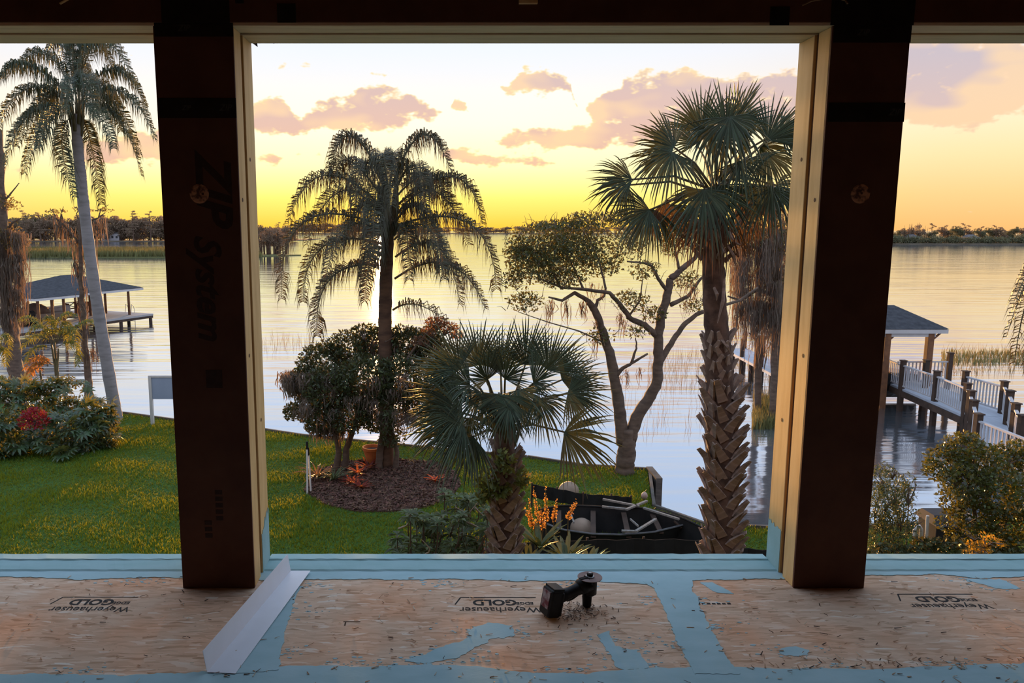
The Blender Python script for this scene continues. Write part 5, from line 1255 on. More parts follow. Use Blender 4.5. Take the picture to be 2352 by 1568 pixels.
mossy_cypress('dead_snag', 'short broken snag hung with moss in the water beside the tall palm trunk', 28.5, [(1752, 772), (1742, 790), (1742, 830), (1744, 890)], (.16, .13), [([(1742, 790), (1728, 770), (1720, 764)], .06, [0, 0, 0])], [(1742, 800, -.1), (1728, 786, -.1), (1756, 790, -.1), (1770, 780, -.1)], .9, 35, mn=16)
# ================================================================== shrubs and bed plants
def shrub(name, label, Y, blobs, n, size, mat, seed, stems=(), moss=None, aspect=.5, cat='shrub', k_=None, shell=.4, mosslen=.4, basez=0.0, extra=None):
    """blobs: (x, y, rx, ry, dY, weight) as sighted; leaves on their shells, stems from the ground"""
    rng = random.Random(seed); q = np.random.default_rng(seed)
    B = [(at(x, y, Y + dy), rx * (Y + dy) / FOC, ry * (Y + dy) / FOC, w) for (x, y, rx, ry, dy, w) in blobs]
    cx = sum(b[0].x for b in B) / len(B)
    o = thing(name, label, cat, (cx, Y, basez))
    tot = sum(b[1] * b[2] * b[3] for b in B); mb = MB()
    for (c, rx, rz, w) in B: mb.add(*leaf_cloud([(tuple(c), (rx, max(.25, min(rx, rz)), rz))], max(20, int(n * rx * rz * w / tot)), size, q, aspect, shell))
    mb.build('foliage', mat, o)
    for (pts, r0, r1) in stems: limb(o, pts, Y, r0, r1, rng, nm='stem', sides=7)
    tw = MB()
    for (c, rx, rz, w) in B:
        for k in range(5):
            e = c + Vector((rng.uniform(-.8, .8) * rx, rng.uniform(-.3, .3), rng.uniform(-.6, .8) * rz)); a = Vector((c.x * .6 + cx * .4, Y, max(basez, c.z - rz * 1.3)))
            tw.tube([a, a.lerp(e, .5) + Vector((rng.uniform(-.1, .1), 0, .05)), e], [.016, .011, .004], 4, False)
    tw.build('twigs', M_bark, o, kind='stuff')
    if moss: moss_mb([at(x, y, Y + dy) for x, y, dy in moss], rng, mosslen, .10, 26, .014).build('hanging_moss', M_moss, o, kind='stuff')
    return o
M_oak = leafmat('oak_leaf', (.050, .072, .026, 1), (.034, .050, .022, 1), .16, (.35, .25, .05, 1))
M_rbush = leafmat('glossy_bush_leaf', (.060, .085, .022, 1), (.040, .058, .018, 1), .22, (.45, .34, .03, 1), .35, .5, .5)
rs = random.Random(3)
# big mossy shrub round the middle palm
shrub('mossy_shrub', 'large round mossy shrub on the mulch bed beneath the middle queen palm', 19.2,
      [(672, 880, 24, 30, .2, 1), (668, 945, 18, 24, .2, .9), (745, 830, 66, 50, .3, 1), (800, 800, 60, 44, .4, 1), (1000, 900, 40, 50, -.2, .9), (960, 930, 50, 50, -.4, .9), (870, 790, 60, 40, .6, 1), (940, 790, 60, 42, .4, 1), (990, 810, 46, 46, .3, .9), (705, 872, 46, 36, .0, 1), (760, 890, 70, 56, -.6, 1), (840, 870, 76, 60, -.7, 1), (920, 870, 66, 60, -.5, 1), (700, 940, 34, 32, -.1, 1), (745, 960, 48, 44, -.5, .9),
       (800, 950, 60, 50, -.8, .8), (870, 950, 56, 50, -.8, .8), (690, 900, 28, 24, .3, .8), (840, 755, 36, 14, .5, .7), (920, 760, 40, 16, .4, .6), (985, 770, 40, 24, .2, .6), (1010, 850, 40, 44, -.1, .8), (720, 980, 24, 16, -.2, .6), (900, 1000, 40, 30, -.4, .4)],
      26000, .10, M_oak, 41,
      stems=(([(772, 1085), (778, 1040), (772, 990), (756, 930), (740, 880)], .10, .04), ([(790, 1085), (796, 1030), (812, 980), (826, 920), (850, 870)], .10, .04), ([(868, 1095), (872, 1040), (880, 990), (900, 930), (930, 880)], .11, .04), ([(905, 1090), (912, 1040), (900, 980)], .09, .04), ([(840, 900), (848, 860), (842, 830)], .03, .012)),
      moss=[(rs.uniform(690, 960), rs.uniform(850, 960), rs.uniform(-1.2, -.4)) for _ in range(80)] + [(rs.uniform(655, 720), rs.uniform(852, 890), rs.uniform(-.7, .2)) for _ in range(26)] + [(rs.uniform(720, 800), rs.uniform(970, 990), -.6) for _ in range(12)] + [(rs.uniform(820, 1010), rs.uniform(770, 800), .3) for _ in range(14)], mosslen=.36)
# arching dead spray above it
shrub('dead_spray', 'arching brown dead branch sticking out above the big mossy shrub', 18.8, [(1000, 740, 28, 14, 0, 1), (1030, 752, 26, 14, 0, 1), (1050, 768, 16, 10, 0, 1), (985, 760, 22, 12, 0, .8), (965, 782, 22, 12, 0, .8)], 900, .075, leafmat('dry_brown_leaf', (.14, .07, .04, 1), (.10, .05, .03, 1), .4, (.6, .25, .05, 1)), 42,
      stems=(([(930, 830), (955, 795), (985, 758), (1010, 740), (1050, 760)], .03, .008),), basez=1.2)
# strap-leaved red bromeliads and small plants in the bed
def rosette(name, label, cat, p, n, L, w, mat, rng, upr=.8, parent=None, group=None, spread=1.0, curl=.6):
    o = thing(name, label, cat, tuple(p), group)
    for k in range(n):
        a = k * 2.4 + rng.uniform(-.3, .3); el = upr * rng.uniform(.5, 1.2); l = L * rng.uniform(.7, 1.15)
        d = Vector((math.cos(a) * spread, math.sin(a) * spread, el)).normalized(); s = Vector((-math.sin(a), math.cos(a), 0)); V = []; N = 5
        for i in range(N + 1):
            t = i / N; q = Vector(p) + d * l * t + Vector((0, 0, -1)) * (curl * l * t * t * .5) + Vector((0, 0, .02)); ww = w * (math.sin(PI * min(1, t * .85 + .15)) ** .7 if i < N else 0.02)
            V += [tuple(q - s * ww / 2), tuple(q - Vector((0, 0, w * .12))), tuple(q + s * ww / 2)]
        F = []
        for i in range(N):
            b = i * 3; F += [(b, b + 1, b + 4, b + 3), (b + 1, b + 2, b + 5, b + 4)]
        MB().add(V, F).build('leaf', mat, o)
    return o
M_brom = leafmat('red_bromeliad_leaf', (.22, .055, .025, 1), (.15, .04, .02, 1), .45, (.95, .30, .04, 1))
M_strap = leafmat('strap_leaf', (.070, .105, .035, 1), (.050, .080, .03, 1), .15, (.35, .30, .06, 1))
M_dry = leafmat('dry_strap_leaf', (.13, .085, .035, 1), (.09, .06, .03, 1), .35, (.7, .35, .06, 1))
rb = random.Random(8)
for i, (x, y, Ls, lab) in enumerate(((822, 1075, .50, 'red bromeliad at the front of the lit clump in the mulch bed'), (806, 1096, .42, 'red bromeliad nearest the lawn in the mulch bed'), (846, 1062, .50, 'red bromeliad behind the others under the mossy shrub'), (830, 1108, .36, 'small red bromeliad lowest in the mulch bed'), (1000, 1092, .32, 'small reddish plant at the right of the mulch bed'))):
    rosette('bromeliad', lab, 'plant', gp(x, y + 14, .03), 18, Ls, .055, M_brom, rb, .9, group='bromeliads in the mulch bed')
rosette('spiky_plant', 'spiky yellow-brown grass plant behind the white stakes', 'plant', gp(730, 1098, .03), 40, .85, .035, M_dry, rb, 1.0, curl=.9)
rosette('spiky_plant', 'dark spiky plant between the stakes and the red bromeliads', 'plant', gp(765, 1104, .03), 30, .70, .035, M_strap, rb, 1.1, curl=.8)
# clay pot glowing in the bed
pp = gp(856, 1062, .03)
pot = thing('clay_pot', 'orange clay pot lit by the sun on the mulch bed', 'pot', pp)
M_clay = pm('orange_clay', (.55, .18, .05, 1), (.42, .13, .04, 1), 6, .8)
MB().lathe(pp, [(.16, 0), (.24, .34), (.27, .36), (.27, .44), (.24, .44), (.20, .36), (.05, .34)], 20).build('bowl', M_clay, pot, smooth=False)
MB().lathe(pp + Vector((0, 0, .35)), [(.20, 0), (.18, .02), (.02, .02)], 16).build('soil', M_mulch, pot)
# white stakes
M_pvc = pm('white_pvc', (.62, .60, .57, 1), (.55, .53, .50, 1), 4, .5)
for (x0, y0, x1, y1, lab) in ((706, 1134, 705, 1016, 'upright white stake with a dark cap at the edge of the mulch bed'), (714, 1132, 708, 1030, 'leaning white stake beside the capped one')):
    b = gp(x0, y0, 0); t = at(x1, y1, b.y)
    s_ = thing('garden_stake', lab, 'stake', b); MB().tube([b, t], .022, 8).build('pole', M_pvc, s_)
    if 'cap' in lab[:40]: MB().tube([t - Vector((0, 0, .16)), t + Vector((0, 0, .02))], .028, 8).build('cap', M_black, s_)

# white sign board on a post
b = gp(349, 975, 0)
sg = thing('sign_board', 'white-framed sign panel seen from behind, standing at the water edge', 'sign', b)
M_sign = pm('sign_back', (.30, .36, .46, 1), (.28, .34, .44, 1), 3, .6)
zt = at(345, 862, b.y).z; zb_ = at(345, 916, b.y).z; xr_ = at(430, 880, b.y).x; xl = at(342, 880, b.y).x
MB().box2((xl, b.y - .05, -.1), (xl + .09, b.y + .05, zt)).build('post', M_pvc, sg)
MB().box2((xr_, b.y - .05, -.1), (xr_ + .09, b.y + .05, zt)).build('post', M_pvc, sg)
MB().box2((xl + .09, b.y - .02, zb_), (xr_, b.y + .02, zt - .06)).build('panel', M_sign, sg)
MB().box2((xl + .09, b.y - .04, zt - .06), (xr_, b.y + .04, zt)).build('top_rail', M_pvc, sg)

# ------------------------------------------------------------------ big-leaved bank at the left
def lobed_leaf_mesh(mat):
    """deeply cut philodendron leaf, about 0.5 m"""
    V = []; F = []
    fing = 9
    for i in range(fing):
        th = math.radians(-125 + 250 * i / (fing - 1)); L = .26 * (.65 + .35 * math.cos(th * .6)); u = Vector((math.sin(th), math.cos(th), 0)); s = Vector((u.y, -u.x, 0))
        base = Vector((0, .05, 0)); w = .030; k = len(V)
        for t, ww, z in ((.05, .5, 0), (.45, 1.0, .02), (.75, .8, 0), (1.0, .05, -.05)):
            q = base + u * L * t + Vector((0, 0, z)); V += [tuple(q - s * w * ww), tuple(q + s * w * ww)]
        F += [(k + 2 * j, k + 2 * j + 1, k + 2 * j + 3, k + 2 * j + 2) for j in range(3)]
    k = len(V)   # stalk
    for y, z in ((0.05, 0), (-.15, -.05), (-.32, -.20)): V += [(-.006, y, z), (.006, y, z)]
    F += [(k, k + 1, k + 3, k + 2), (k + 2, k + 3, k + 5, k + 4)]
    return MB().add(V, F).mesh('leaf', [mat])
M_phil = leafmat('philodendron_leaf', (.045, .085, .034, 1), (.030, .062, .028, 1), .25, (.55, .40, .05, 1), .32, .4, .5)
def philodendron(name, label, Y, blobs, seed, n):
    rng = random.Random(seed); me = lobed_leaf_mesh(M_phil)
    B = [(at(x, y, Y + dy), rx * Y / FOC, ry * Y / FOC) for x, y, rx, ry, dy in blobs]
    cx = sum(b[0].x for b in B) / len(B); o = thing(name, label, 'shrub', (cx, Y, 0))
    for k in range(n):
        c, rx, rz = rng.choices(B, [b[1] * b[2] for b in B])[0]
        d = Vector((rng.gauss(0, 1), -abs(rng.gauss(0, 1)) if rng.random() < .7 else rng.gauss(0, 1), abs(rng.gauss(0, .8)) - .15)).normalized()
        p = c + Vector((d.x * rx, d.y * rx, d.z * rz)) * rng.uniform(.6, 1)
        fwd = (d + Vector((rng.uniform(-.5, .5), rng.uniform(-.5, .5), rng.uniform(-.6, .3)))).normalized(); up = (Vector((0, -.35, 1)) + d * .5).normalized(); x = fwd.cross(up).normalized(); z = x.cross(fwd)
        M = Matrix.Translation(p) @ Matrix((x, fwd, z)).transposed().to_4x4() @ Matrix.Scale(rng.uniform(.8, 1.35), 4)
        inst('leaf', me, M, o)
    mb = MB(); q = np.random.default_rng(seed)
    for c, rx, rz in B: mb.add(*leaf_cloud([(tuple(c), (rx * .8, rx * .7, rz * .8))], 220, .16, q, .35, .2))
    mb.build('inner_foliage', M_phil, o)
    for c, rx, rz in B: limb(o, [(0, 0)], Y, .02, .02, rng) if False else MB().tube([Vector((c.x * .8 + cx * .2, Y + .2, 0)), Vector((c.x, c.y, c.z - rz * .3))], [.035, .02], 6).build('stem', M_bark, o)
    return o
philodendron('philodendron_clump', 'dark green philodendron clump with cut leaves, at the front of the left bank', 21.0, [(180, 980, 60, 46, 0), (230, 1000, 50, 44, .2), (210, 950, 50, 40, .6), (250, 960, 30, 40, .8), (120, 1010, 50, 40, -.2), (160, 1030, 60, 20, -.4), (250, 1020, 34, 26, .1)], 51, 110)
philodendron('philodendron_clump', 'taller sunlit philodendron at the back of the left bank', 22.4, [(60, 900, 60, 30, 0), (120, 890, 46, 34, .4), (150, 880, 40, 24, .6), (20, 910, 50, 30, -.2), (90, 930, 60, 36, -.2), (165, 925, 46, 30, .2)], 52, 90)
philodendron('philodendron_clump', 'shaded philodendron at the left edge of the bank', 20.6, [(10, 970, 50, 46, 0), (40, 1020, 50, 36, -.2), (-30, 990, 60, 60, 0), (-20, 1050, 60, 30, -.2)], 53, 60)
shrub('bank_hedge', 'dark leafy undergrowth filling the left bank', 21.9, [(60, 990, 90, 60, 0, 1), (170, 990, 90, 56, 0, 1), (-60, 980, 90, 70, 0, 1), (245, 985, 36, 50, .2, 1), (40, 1040, 90, 26, -.5, 1), (150, 1040, 90, 18, -.5, 1)], 4200, .16, M_phil, 54, aspect=.4)
shrub('red_flower_bush', 'bush of bright red leaves in the middle of the left bank', 20.9, [(78, 950, 28, 16, -.5, 1), (100, 964, 18, 12, -.5, .8), (58, 966, 18, 14, -.5, .8), (76, 978, 34, 10, -.6, .5)], 620, .085, leafmat('crimson_leaf', (.34, .016, .020, 1), (.22, .012, .016, 1), .3, (.8, .08, .03, 1)), 55)
# young feather palm in front of the boathouse
def areca(name, label, Y, stems, fronds, seed, mat):
    rng = random.Random(seed); b = at(*stems[0][-1], Y); o = thing(name, label, 'palm tree', (b.x, Y, -.2))
    for s_ in stems: limb(o, s_, Y, .03, .05, rng, nm='stem', mat=M_rachis)
    for (a, m, t, dy) in fronds: pinnate(at(*a, Y), at(*m, Y + dy * .5), at(*t, Y + dy), rng, 44, .42, .020, .55, 0, 0, .016).build('frond', [mat, M_rachis], o)
M_sunlit = leafmat('sunlit_palm_leaflet', (.13, .16, .03, 1), (.10, .12, .025, 1), .35, (.55, .42, .03, 1))  # yellow evening light is put into this leaf colour
areca('young_palm', 'young feathery yellow-lit palm in front of the boathouse', 28.0, [[(118, 790), (126, 840), (132, 890)], [(134, 800), (132, 850), (134, 890)], [(124, 780), (130, 840), (136, 892)]],
      [((120, 790), (80, 735), (44, 736), .3), ((122, 788), (96, 748), (60, 770), -.5), ((126, 786), (140, 728), (176, 724), .4), ((130, 790), (160, 752), (176, 812), -.3), ((128, 788), (152, 740), (158, 800), .6), ((122, 792), (84, 770), (52, 800), .5), ((124, 786), (116, 736), (110, 730), -.6), ((132, 796), (170, 790), (178, 838), .2), ((118, 800), (80, 800), (60, 830), 0), ((126, 786), (190, 742), (214, 740), .8)], 61, M_sunlit)
areca('orange_lit_shoot', 'low orange-lit palm shoot at the foot of the mossy trunk', 29.5, [[(92, 850), (96, 880)]], [((118, 838), (84, 820), (58, 848), 0), ((112, 840), (80, 838), (62, 862), -.3), ((100, 846), (76, 850), (66, 870), .3), ((110, 842), (100, 826), (74, 830), .5)], 62, leafmat('orange_lit_leaflet', (.22, .12, .03, 1), (.16, .09, .025, 1), .5, (1.0, .40, .03, 1)))  # the orange light on this shoot is mixed into its leaflet colour
areca('orange_lit_shoot', 'orange-lit shoot cut off by the left edge above the water', 30.5, [[(-4, 830), (-6, 890)]], [((-4, 830), (10, 770), (22, 800), 0), ((-4, 830), (8, 800), (14, 840), .3), ((-6, 820), (-20, 770), (-40, 800), 0), ((-6, 880), (6, 868), (14, 900), 0)], 63, M_sunlit)

# ------------------------------------------------------------------ right bank bushes
shrub('glossy_bush', 'big glossy bush with golden-lit leaves below the walkway, at the right edge', 13.2,
      [(2210, 1030, 60, 38, .2, 1), (2170, 1060, 50, 40, .1, 1), (2250, 1060, 60, 50, -.2, 1), (2300, 1060, 60, 40, .2, 1), (2352, 1070, 60, 50, .3, 1), (2150, 1080, 34, 26, .3, .7), (2220, 1110, 66, 50, -.4, 1), (2300, 1130, 80, 60, -.6, 1), (2190, 1150, 40, 36, .0, .9), (2370, 1150, 70, 70, -.4, 1), (2240, 1180, 60, 46, -.5, .8),
       (2320, 1200, 80, 50, -.6, .8), (2180, 1200, 30, 30, 0, .6), (2260, 1240, 80, 40, -.5, .6), (2360, 1250, 70, 40, -.5, .7), (2225, 1005, 30, 16, .2, .7), (2330, 1030, 50, 22, .3, .8)],
      11500, .075, M_rbush, 71, stems=(([(2250, 1320), (2246, 1250), (2236, 1160), (2220, 1080)], .06, .02), ([(2300, 1320), (2304, 1240), (2310, 1160), (2300, 1090)], .06, .02), ([(2290, 1280), (2320, 1240), (2345, 1225)], .018, .008), ([(2262, 1300), (2220, 1220), (2180, 1170)], .02, .008)), aspect=.55)
shrub('yellow_sprig', 'small bright yellow-leaved sprig at the foot of the glossy bush', 11.6, [(2250, 1255, 26, 14, 0, 1), (2276, 1240, 18, 14, 0, .8), (2240, 1274, 26, 10, 0, .8), (2232, 1232, 10, 8, 0, .5)], 420, .055, leafmat('yellow_leaf', (.30, .17, .02, 1), (.22, .13, .02, 1), .45, (1.0, .55, .04, 1)), 72, stems=(([(2262, 1330), (2262, 1280), (2250, 1250)], .012, .006),))
shrub('bamboo_shrub', 'feathery upright shrub beside the darker post, over the water', 13.0, [(2020, 1100, 26, 34, 0, 1), (2050, 1120, 30, 44, .2, .8), (2075, 1150, 28, 50, .2, .8), (2040, 1160, 40, 50, -.2, 1), (2090, 1110, 14, 30, .3, .4), (2015, 1170, 30, 60, -.3, 1), (2060, 1210, 50, 40, -.2, .9), (2025, 1240, 50, 40, -.3, 1), (2100, 1190, 14, 30, .1, .3), (2040, 1075, 12, 16, .1, .5)],
      4200, .085, leafmat('bamboo_leaf', (.060, .090, .045, 1), (.040, .062, .034, 1), .22, (.35, .34, .06, 1)), 73, stems=(([(2060, 1330), (2064, 1220), (2056, 1110)], .015, .005), ([(2080, 1330), (2082, 1230), (2090, 1120)], .015, .005), ([(2030, 1330), (2030, 1220), (2022, 1090)], .015, .005)), aspect=.22)
shrub('low_undergrowth', 'dark low undergrowth below the right bushes', 12.3, [(2060, 1275, 80, 30, 0, 1), (2180, 1265, 80, 34, 0, 1), (2300, 1280, 80, 30, 0, 1), (2130, 1255, 40, 24, .4, .7)], 2600, .09, M_oak, 74)
# grey box with pipes
b = gp(2166, 1252, 0)
bx_ = thing('utility_box', 'grey box with a sloped lid on the bank, between the right bushes', 'box', b)
M_ub = pm('grey_box', (.03, .03, .034, 1), (.022, .022, .025, 1), 3, .7)
zt = at(2166, 1190, b.y).z
MB().box2((b.x - .32, b.y - .25, -.05), (b.x + .32, b.y + .35, zt - .05)).build('body', M_ub, bx_, bevel=.02)
MB().add([(b.x - .38, b.y - .32, zt - .05), (b.x + .38, b.y - .32, zt - .05), (b.x + .38, b.y + .42, zt - .05), (b.x - .38, b.y + .42, zt - .05), (b.x - .30, b.y - .1, zt + .10), (b.x + .30, b.y - .1, zt + .10), (b.x + .30, b.y + .3, zt + .10), (b.x - .30, b.y + .3, zt + .10)],
         [(3, 2, 1, 0), (4, 5, 6, 7), (0, 1, 5, 4), (1, 2, 6, 5), (2, 3, 7, 6), (3, 0, 4, 7)]).build('lid', M_ub, bx_)
pv = thing('pipe_stub', 'white bent plastic pipe standing left of the grey box', 'pipe', gp(2104, 1262, 0))
q = gp(2104, 1262, 0); Yq = q.y
MB().tube([Vector((at(2101, 1236, Yq).x, Yq, 0)), at(2101, 1218, Yq), at(2104, 1210, Yq), at(2112, 1208, Yq), at(2116, 1214, Yq), Vector((at(2116, 1232, Yq).x, Yq, .1))], .035, 8).build('pipe', M_pvc, pv, smooth=True)
MB().tube([Vector((at(2131, 1206, Yq).x, Yq, 0)), at(2131, 1184, Yq)], .03, 8).build('riser', M_pvc, pv)

# ------------------------------------------------------------------ plants just below the sill
M_sch = leafmat('whorled_leaf', (.085, .125, .045, 1), (.060, .090, .036, 1), .18, (.4, .36, .05, 1), .4, .4)
def whorl_bush(name, label, Y, heads, seed, L=.16):
    rng = random.Random(seed); cx = at(heads[0][0], heads[0][1], Y).x; o = thing(name, label, 'shrub', (cx, Y, 0))
    mb = MB(); V = []; F = []
    for (x, y, dy) in heads:
        c = at(x, y, Y + dy)
        for ring in range(2):
            for k in range(8):
                a = k * PI / 4 + rng.uniform(-.25, .25) + ring * .4; l = L * rng.uniform(.8, 1.2); d = Vector((math.cos(a), math.sin(a), .35 - .5 * ring)).normalized(); s = Vector((-math.sin(a), math.cos(a), 0)) * l * .17; b0 = c - Vector((0, 0, .05 * ring)); kk = len(V)
                V += [tuple(b0), tuple(b0 + d * l * .55 - s), tuple(b0 + d * l + Vector((0, 0, -l * .25))), tuple(b0 + d * l * .55 + s)]; F.append((kk, kk + 1, kk + 2, kk + 3))
        MB().tube([Vector((c.x * .75 + cx * .25, c.y + .1, max(0, c.z - .9))), c - Vector((0, 0, .3)), c], [.014, .010, .006], 5).build('stem', M_bark, o)
    mb.add(V, F).build('foliage', M_sch, o)
    return o
rw = random.Random(31)
heads = [(rw.uniform(935, 1120), rw.uniform(1165, 1285), rw.uniform(-.7, .7)) for _ in range(54)] + [(rw.uniform(1020, 1125), rw.uniform(1130, 1180), rw.uniform(-.2, .6)) for _ in range(10)] + [(rw.uniform(905, 960), rw.uniform(1225, 1290), rw.uniform(-.4, .3)) for _ in range(10)]
whorl_bush('whorled_shrub', 'dark green shrub with whorled leaves at the left foot of the short cabbage palm', 10.6, heads, 81)
def bare_branch(label, lines, Y):
    b = at(*lines[0][0], Y); o = thing('bare_branch', label, 'branch', b); rng = random.Random(5)
    for pts in lines: limb(o, pts, Y, .016, .006, rng, nm='twig', mat=pm('pale_twig', (.32, .26, .18, 1), (.24, .19, .13, 1), 8, .8), sides=6)
bare_branch('pale bare branching stem rising from the whorled shrub', [[(1052, 1248), (1062, 1205), (1076, 1180), (1100, 1150)], [(1070, 1190), (1066, 1176), (1046, 1164)], [(1072, 1198), (1100, 1212), (1120, 1226)], [(1060, 1225), (1090, 1236)], [(1090, 1165), (1110, 1184), (1122, 1180)]], 10.2)
bare_branch('thin pale twig at the left of the whorled shrub', [[(915, 1214), (935, 1206), (945, 1185)], [(935, 1206), (940, 1196)]], 10.3)
bare_branch('hooked pale twig at the bottom of the whorled shrub', [[(958, 1280), (985, 1268), (988, 1260), (970, 1240)]], 10.0)
# orange flower spikes and strap leaves right of the trunk
rng_ = random.Random(19)
for (x, y, Ls, n, lab) in ((1240, 1262, .62, 20, 'broad strap-leaved plant right of the short palm trunk'), (1300, 1292, .55, 22, 'spreading strap-leaved plant with pale edges, right of the flower spikes'), (1215, 1300, .5, 14, 'low strap-leaved plant against the short palm trunk'), (1352, 1300, .42, 14, 'small strap-leaved plant in front of the black fence')):
    rosette('strap_plant', lab, 'plant', at(x, y, 10.4) , n, Ls, .075, M_strap, rng_, 1.3, curl=.5)
M_flow = leafmat('orange_blossom', (.60, .26, .06, 1), (.45, .18, .05, 1), .45, (1.0, .55, .08, 1))
for i, (x0, y0, x1, y1) in enumerate(((1236, 1195, 1226, 1125), (1255, 1190, 1253, 1120), (1222, 1205, 1214, 1150), (1246, 1210, 1240, 1160), (1272, 1190, 1278, 1150), (1305, 1186, 1324, 1152), (1230, 1215, 1205, 1170))):
    a, t = at(x0, y0, 10.7), at(x1, y1, 10.7)
    o = thing('flower_spike', ('tallest left', 'tallest middle', 'leftmost', 'lower middle', 'right-hand', 'separate far right', 'low left')[i] + ' orange flower spike beside the short palm trunk', 'flower', a, 'orange flower spikes')
    MB().tube([a - Vector((0, 0, .3)), a, t], [.008, .007, .004], 5).build('stalk', M_rachis, o)
    q = np.random.default_rng(i); bl = [(tuple(a.lerp(t, k / 5)), (.05 * (1.1 - k / 6), .05 * (1.1 - k / 6), .06)) for k in range(6)]
    MB().add(*leaf_cloud(bl, 130, .030, q, .7, .2)).build('blossom', M_flow, o)
for (x, y, lab) in ((1112, 1225, 'small orange blossom left of the short palm trunk'), (1094, 1240, 'single pink bud low in the whorled shrub')):
    c = at(x, y, 10.3); q = np.random.default_rng(x)
    MB_ = MB().add(*leaf_cloud([(tuple(c), (.05, .05, .06))], 60, .03, q, .7, .2)).tube([c - Vector((0, 0, .4)), c], .006, 5); o = MB_.build('blossom', M_flow, None, origin=c); tag(o, lab, 'flower')

# ------------------------------------------------------------------ black silt fence and the wrecked rowing boat by the slip
M_silt = pm('black_fabric', (.008, .008, .008, 1), (.014, .013, .012, 1), 6, .8)
M_pale = pm('pale_timber', (.27, .25, .22, 1), (.18, .165, .145, 1), 6, .8, stretch=(3, 3, 1))
def fence(label, pts, Y0, hgt):
    a = at(*pts[0], Y0[0]); o = thing('silt_fence', label, 'fence', (a.x, a.y, 0))
    top = []
    for i in range(len(pts) - 1):
        for k in range(6):
            t = k / 6; top.append(at(pts[i][0] + (pts[i + 1][0] - pts[i][0]) * t, pts[i][1] + (pts[i + 1][1] - pts[i][1]) * t, Y0[i] + (Y0[i + 1] - Y0[i]) * t))
    top.append(at(*pts[-1], Y0[-1])); V = []; F = []; n = len(top)
    for i, p in enumerate(top):
        w_ = .03 * math.sin(i * 1.7)
        V += [(p.x, p.y + w_, p.z), (p.x, p.y + w_ * 1.5 - .02, max(.0, p.z - hgt) if hgt else 0.0), (p.x, p.y + w_ + .012, p.z), (p.x, p.y + w_ * 1.5 - .008, max(.0, p.z - hgt) if hgt else 0.0)]
    for i in range(n - 1):
        b = i * 4; F += [(b, b + 1, b + 5, b + 4), (b + 2, b + 6, b + 7, b + 3), (b, b + 4, b + 6, b + 2)]
    F += [(0, 2, 3, 1), ((n - 1) * 4, (n - 1) * 4 + 1, (n - 1) * 4 + 3, (n - 1) * 4 + 2)]
    MB().add(V, F).build('fabric', M_silt, o)
    for i in range(0, n, 6):
        p = top[i]; MB().box2((p.x - .02, p.y + .02, 0), (p.x + .02, p.y + .055, p.z + .03)).build('stake', M_pile, o)
fence('long black silt fence along the bottom of the lawn, nearest the house', [(800, 1292), (930, 1266), (1120, 1248), (1350, 1240), (1480, 1238), (1620, 1240), (1690, 1258), (1780, 1264)], [12.3, 12.4, 12.5, 12.5, 12.5, 12.5, 12.5, 12.5], 0)
fence('short black silt fence across the lawn behind the flower spikes', [(1222, 1112), (1280, 1122), (1340, 1134), (1405, 1138), (1450, 1142)], [16.4, 16.3, 16.2, 16.2, 16.2], .30)
def wreck():
    Yc = 14.6
    o = thing('derelict_boat', 'derelict black open boat with broken pale frames, lying beside the water slip', 'boat', gp(1420, 1215, 0))
    A = [(1238, 1196), (1290, 1216), (1360, 1226), (1430, 1228), (1500, 1222), (1550, 1210), (1582, 1202), (1625, 1218)]
    Bk = [(1238, 1170), (1290, 1160), (1360, 1162), (1420, 1166), (1480, 1166), (1530, 1178), (1570, 1190), (1620, 1214)]
    n = 24
    def path(P, z, k):
        t = k / n * (len(P) - 1); i = min(int(t), len(P) - 2); f = t - i; return gp(P[i][0] + (P[i + 1][0] - P[i][0]) * f, P[i][1] + (P[i + 1][1] - P[i][1]) * f, z)
    near = [path(A, .42, k) for k in range(n + 1)]; far = [path(Bk, .55, k) for k in range(n + 1)]
    for nm, top, sgn in (('near_side', near, -1), ('far_side', far, 1)):
        V = []
        for p in top: V += [tuple(p), (p.x, p.y - sgn * .12, .03), (p.x, p.y + .03, p.z), (p.x, p.y - sgn * .12 + .03, .03)]
        F = []
        for i in range(n): b = i * 4; F += [(b, b + 1, b + 5, b + 4), (b + 2, b + 6, b + 7, b + 3), (b, b + 4, b + 6, b + 2)]
        MB().add(V, F).build(nm, M_silt, o)
    MB().tube(near, .020, 6).build('gunwale', pm('grey_gunwale', (.10, .10, .10, 1), None, 5, .5), o)
    MB().tube(far, .020, 6).build('gunwale', M_silt, o)
    V = []
    for k in range(n + 1): V += [(near[k].x, near[k].y + .10, .05), (far[k].x, far[k].y - .1, .05)]
    MB().add(V, [(2 * k, 2 * k + 2, 2 * k + 3, 2 * k + 1) for k in range(n)]).build('bottom_boards', M_silt, o)
    for k in (3, 7, 11, 15, 19):
        MB().bar(near[k] + Vector((0, 0, -.06)), far[k] + Vector((0, 0, -.1)), .10, .03).build('thwart', M_pile, o)
wreck()
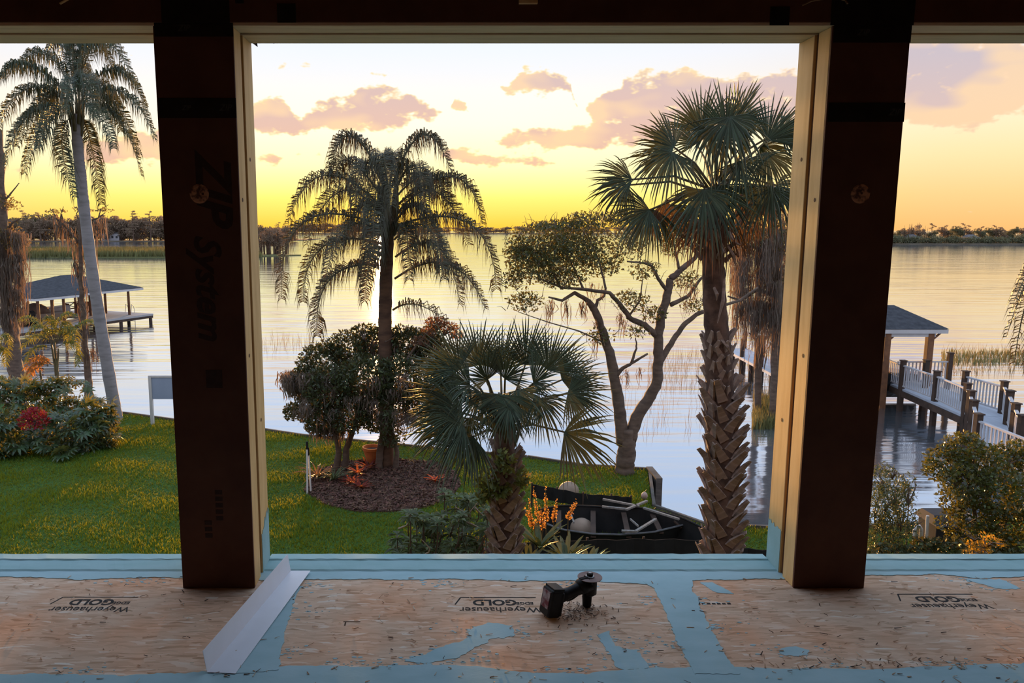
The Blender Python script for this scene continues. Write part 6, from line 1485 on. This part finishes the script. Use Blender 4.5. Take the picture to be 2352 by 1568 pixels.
def plank(label, p, q, z0=.5, z1=.5, w=.07, group='broken pale timbers by the slip'):
    a, b = gp(*p, z0), gp(*q, z1); o = MB().bar(a, b, w, .035).build('timber_stake', M_pale, None, origin=a); tag(o, label, 'timber', group)
for i, (p, q, z, lab) in enumerate((((1385, 1146), (1468, 1162), .62, 'uppermost pale timber lying over the derelict boat'), ((1383, 1163), (1440, 1169), .6, 'short pale timber parallel below the uppermost one'), ((1438, 1170), (1486, 1150), .62, 'slanting pale timber crossing the upper timbers'), ((1478, 1166), (1560, 1192), .6, 'long dark-edged timber at the pointed end of the derelict boat'),
        ((1428, 1219), (1462, 1220), .5, 'short pale timber low in the derelict boat'), ((1460, 1220), (1506, 1192), .55, 'slanting pale timber low in the derelict boat'), ((1448, 1192), (1466, 1208), .5, 'thin bent timber in the middle of the derelict boat'), ((1312, 1182), (1318, 1200), .5, 'short upright pale stub at the left of the derelict boat'))):
    plank(lab, p, q, z, z, .05 if i < 6 else .025)
MB_ = None
for (x, y, r, lab) in ((1306, 1124, .24, 'tan dome-shaped buoy behind the short black fence'), (1336, 1212, .24, 'pale dome-shaped buoy at the near side of the derelict boat')):
    c = gp(x, y + 8, .12); o = thing('round_buoy', lab, 'buoy', c)
    MB().lathe(c, [(r * .75, -.1), (r * .97, .0), (r, .06), (r * .92, .14), (r * .7, .21), (r * .35, .26), (.02, .27)], 20).build('shell', pm('tan_plastic', (.30, .22, .16, 1), (.24, .18, .13, 1), 4, .7), o, smooth=True)
    MB().lathe(c + Vector((0, 0, -.12)), [(r * .78, 0), (r * .8, .04)], 20).build('rim', M_black, o)
for (x, y, z, lab) in ((1480, 1138, .25, 'small pale float at the slip corner'), (1500, 1180, .35, 'small pinkish float below the slip corner')):
    c = gp(x, y, z); o = thing('small_float', lab, 'float', c)
    MB().lathe(c, [(.02, -.09), (.06, -.05), (.075, 0), (.06, .05), (.02, .09)], 12).build('body', pm('pink_float', (.52, .36, .30, 1), None, 5, .6), o, smooth=True)
    MB().tube([c + Vector((0, 0, .08)), c + Vector((.05, 0, .14))], .008, 5).build('loop', M_black, o)
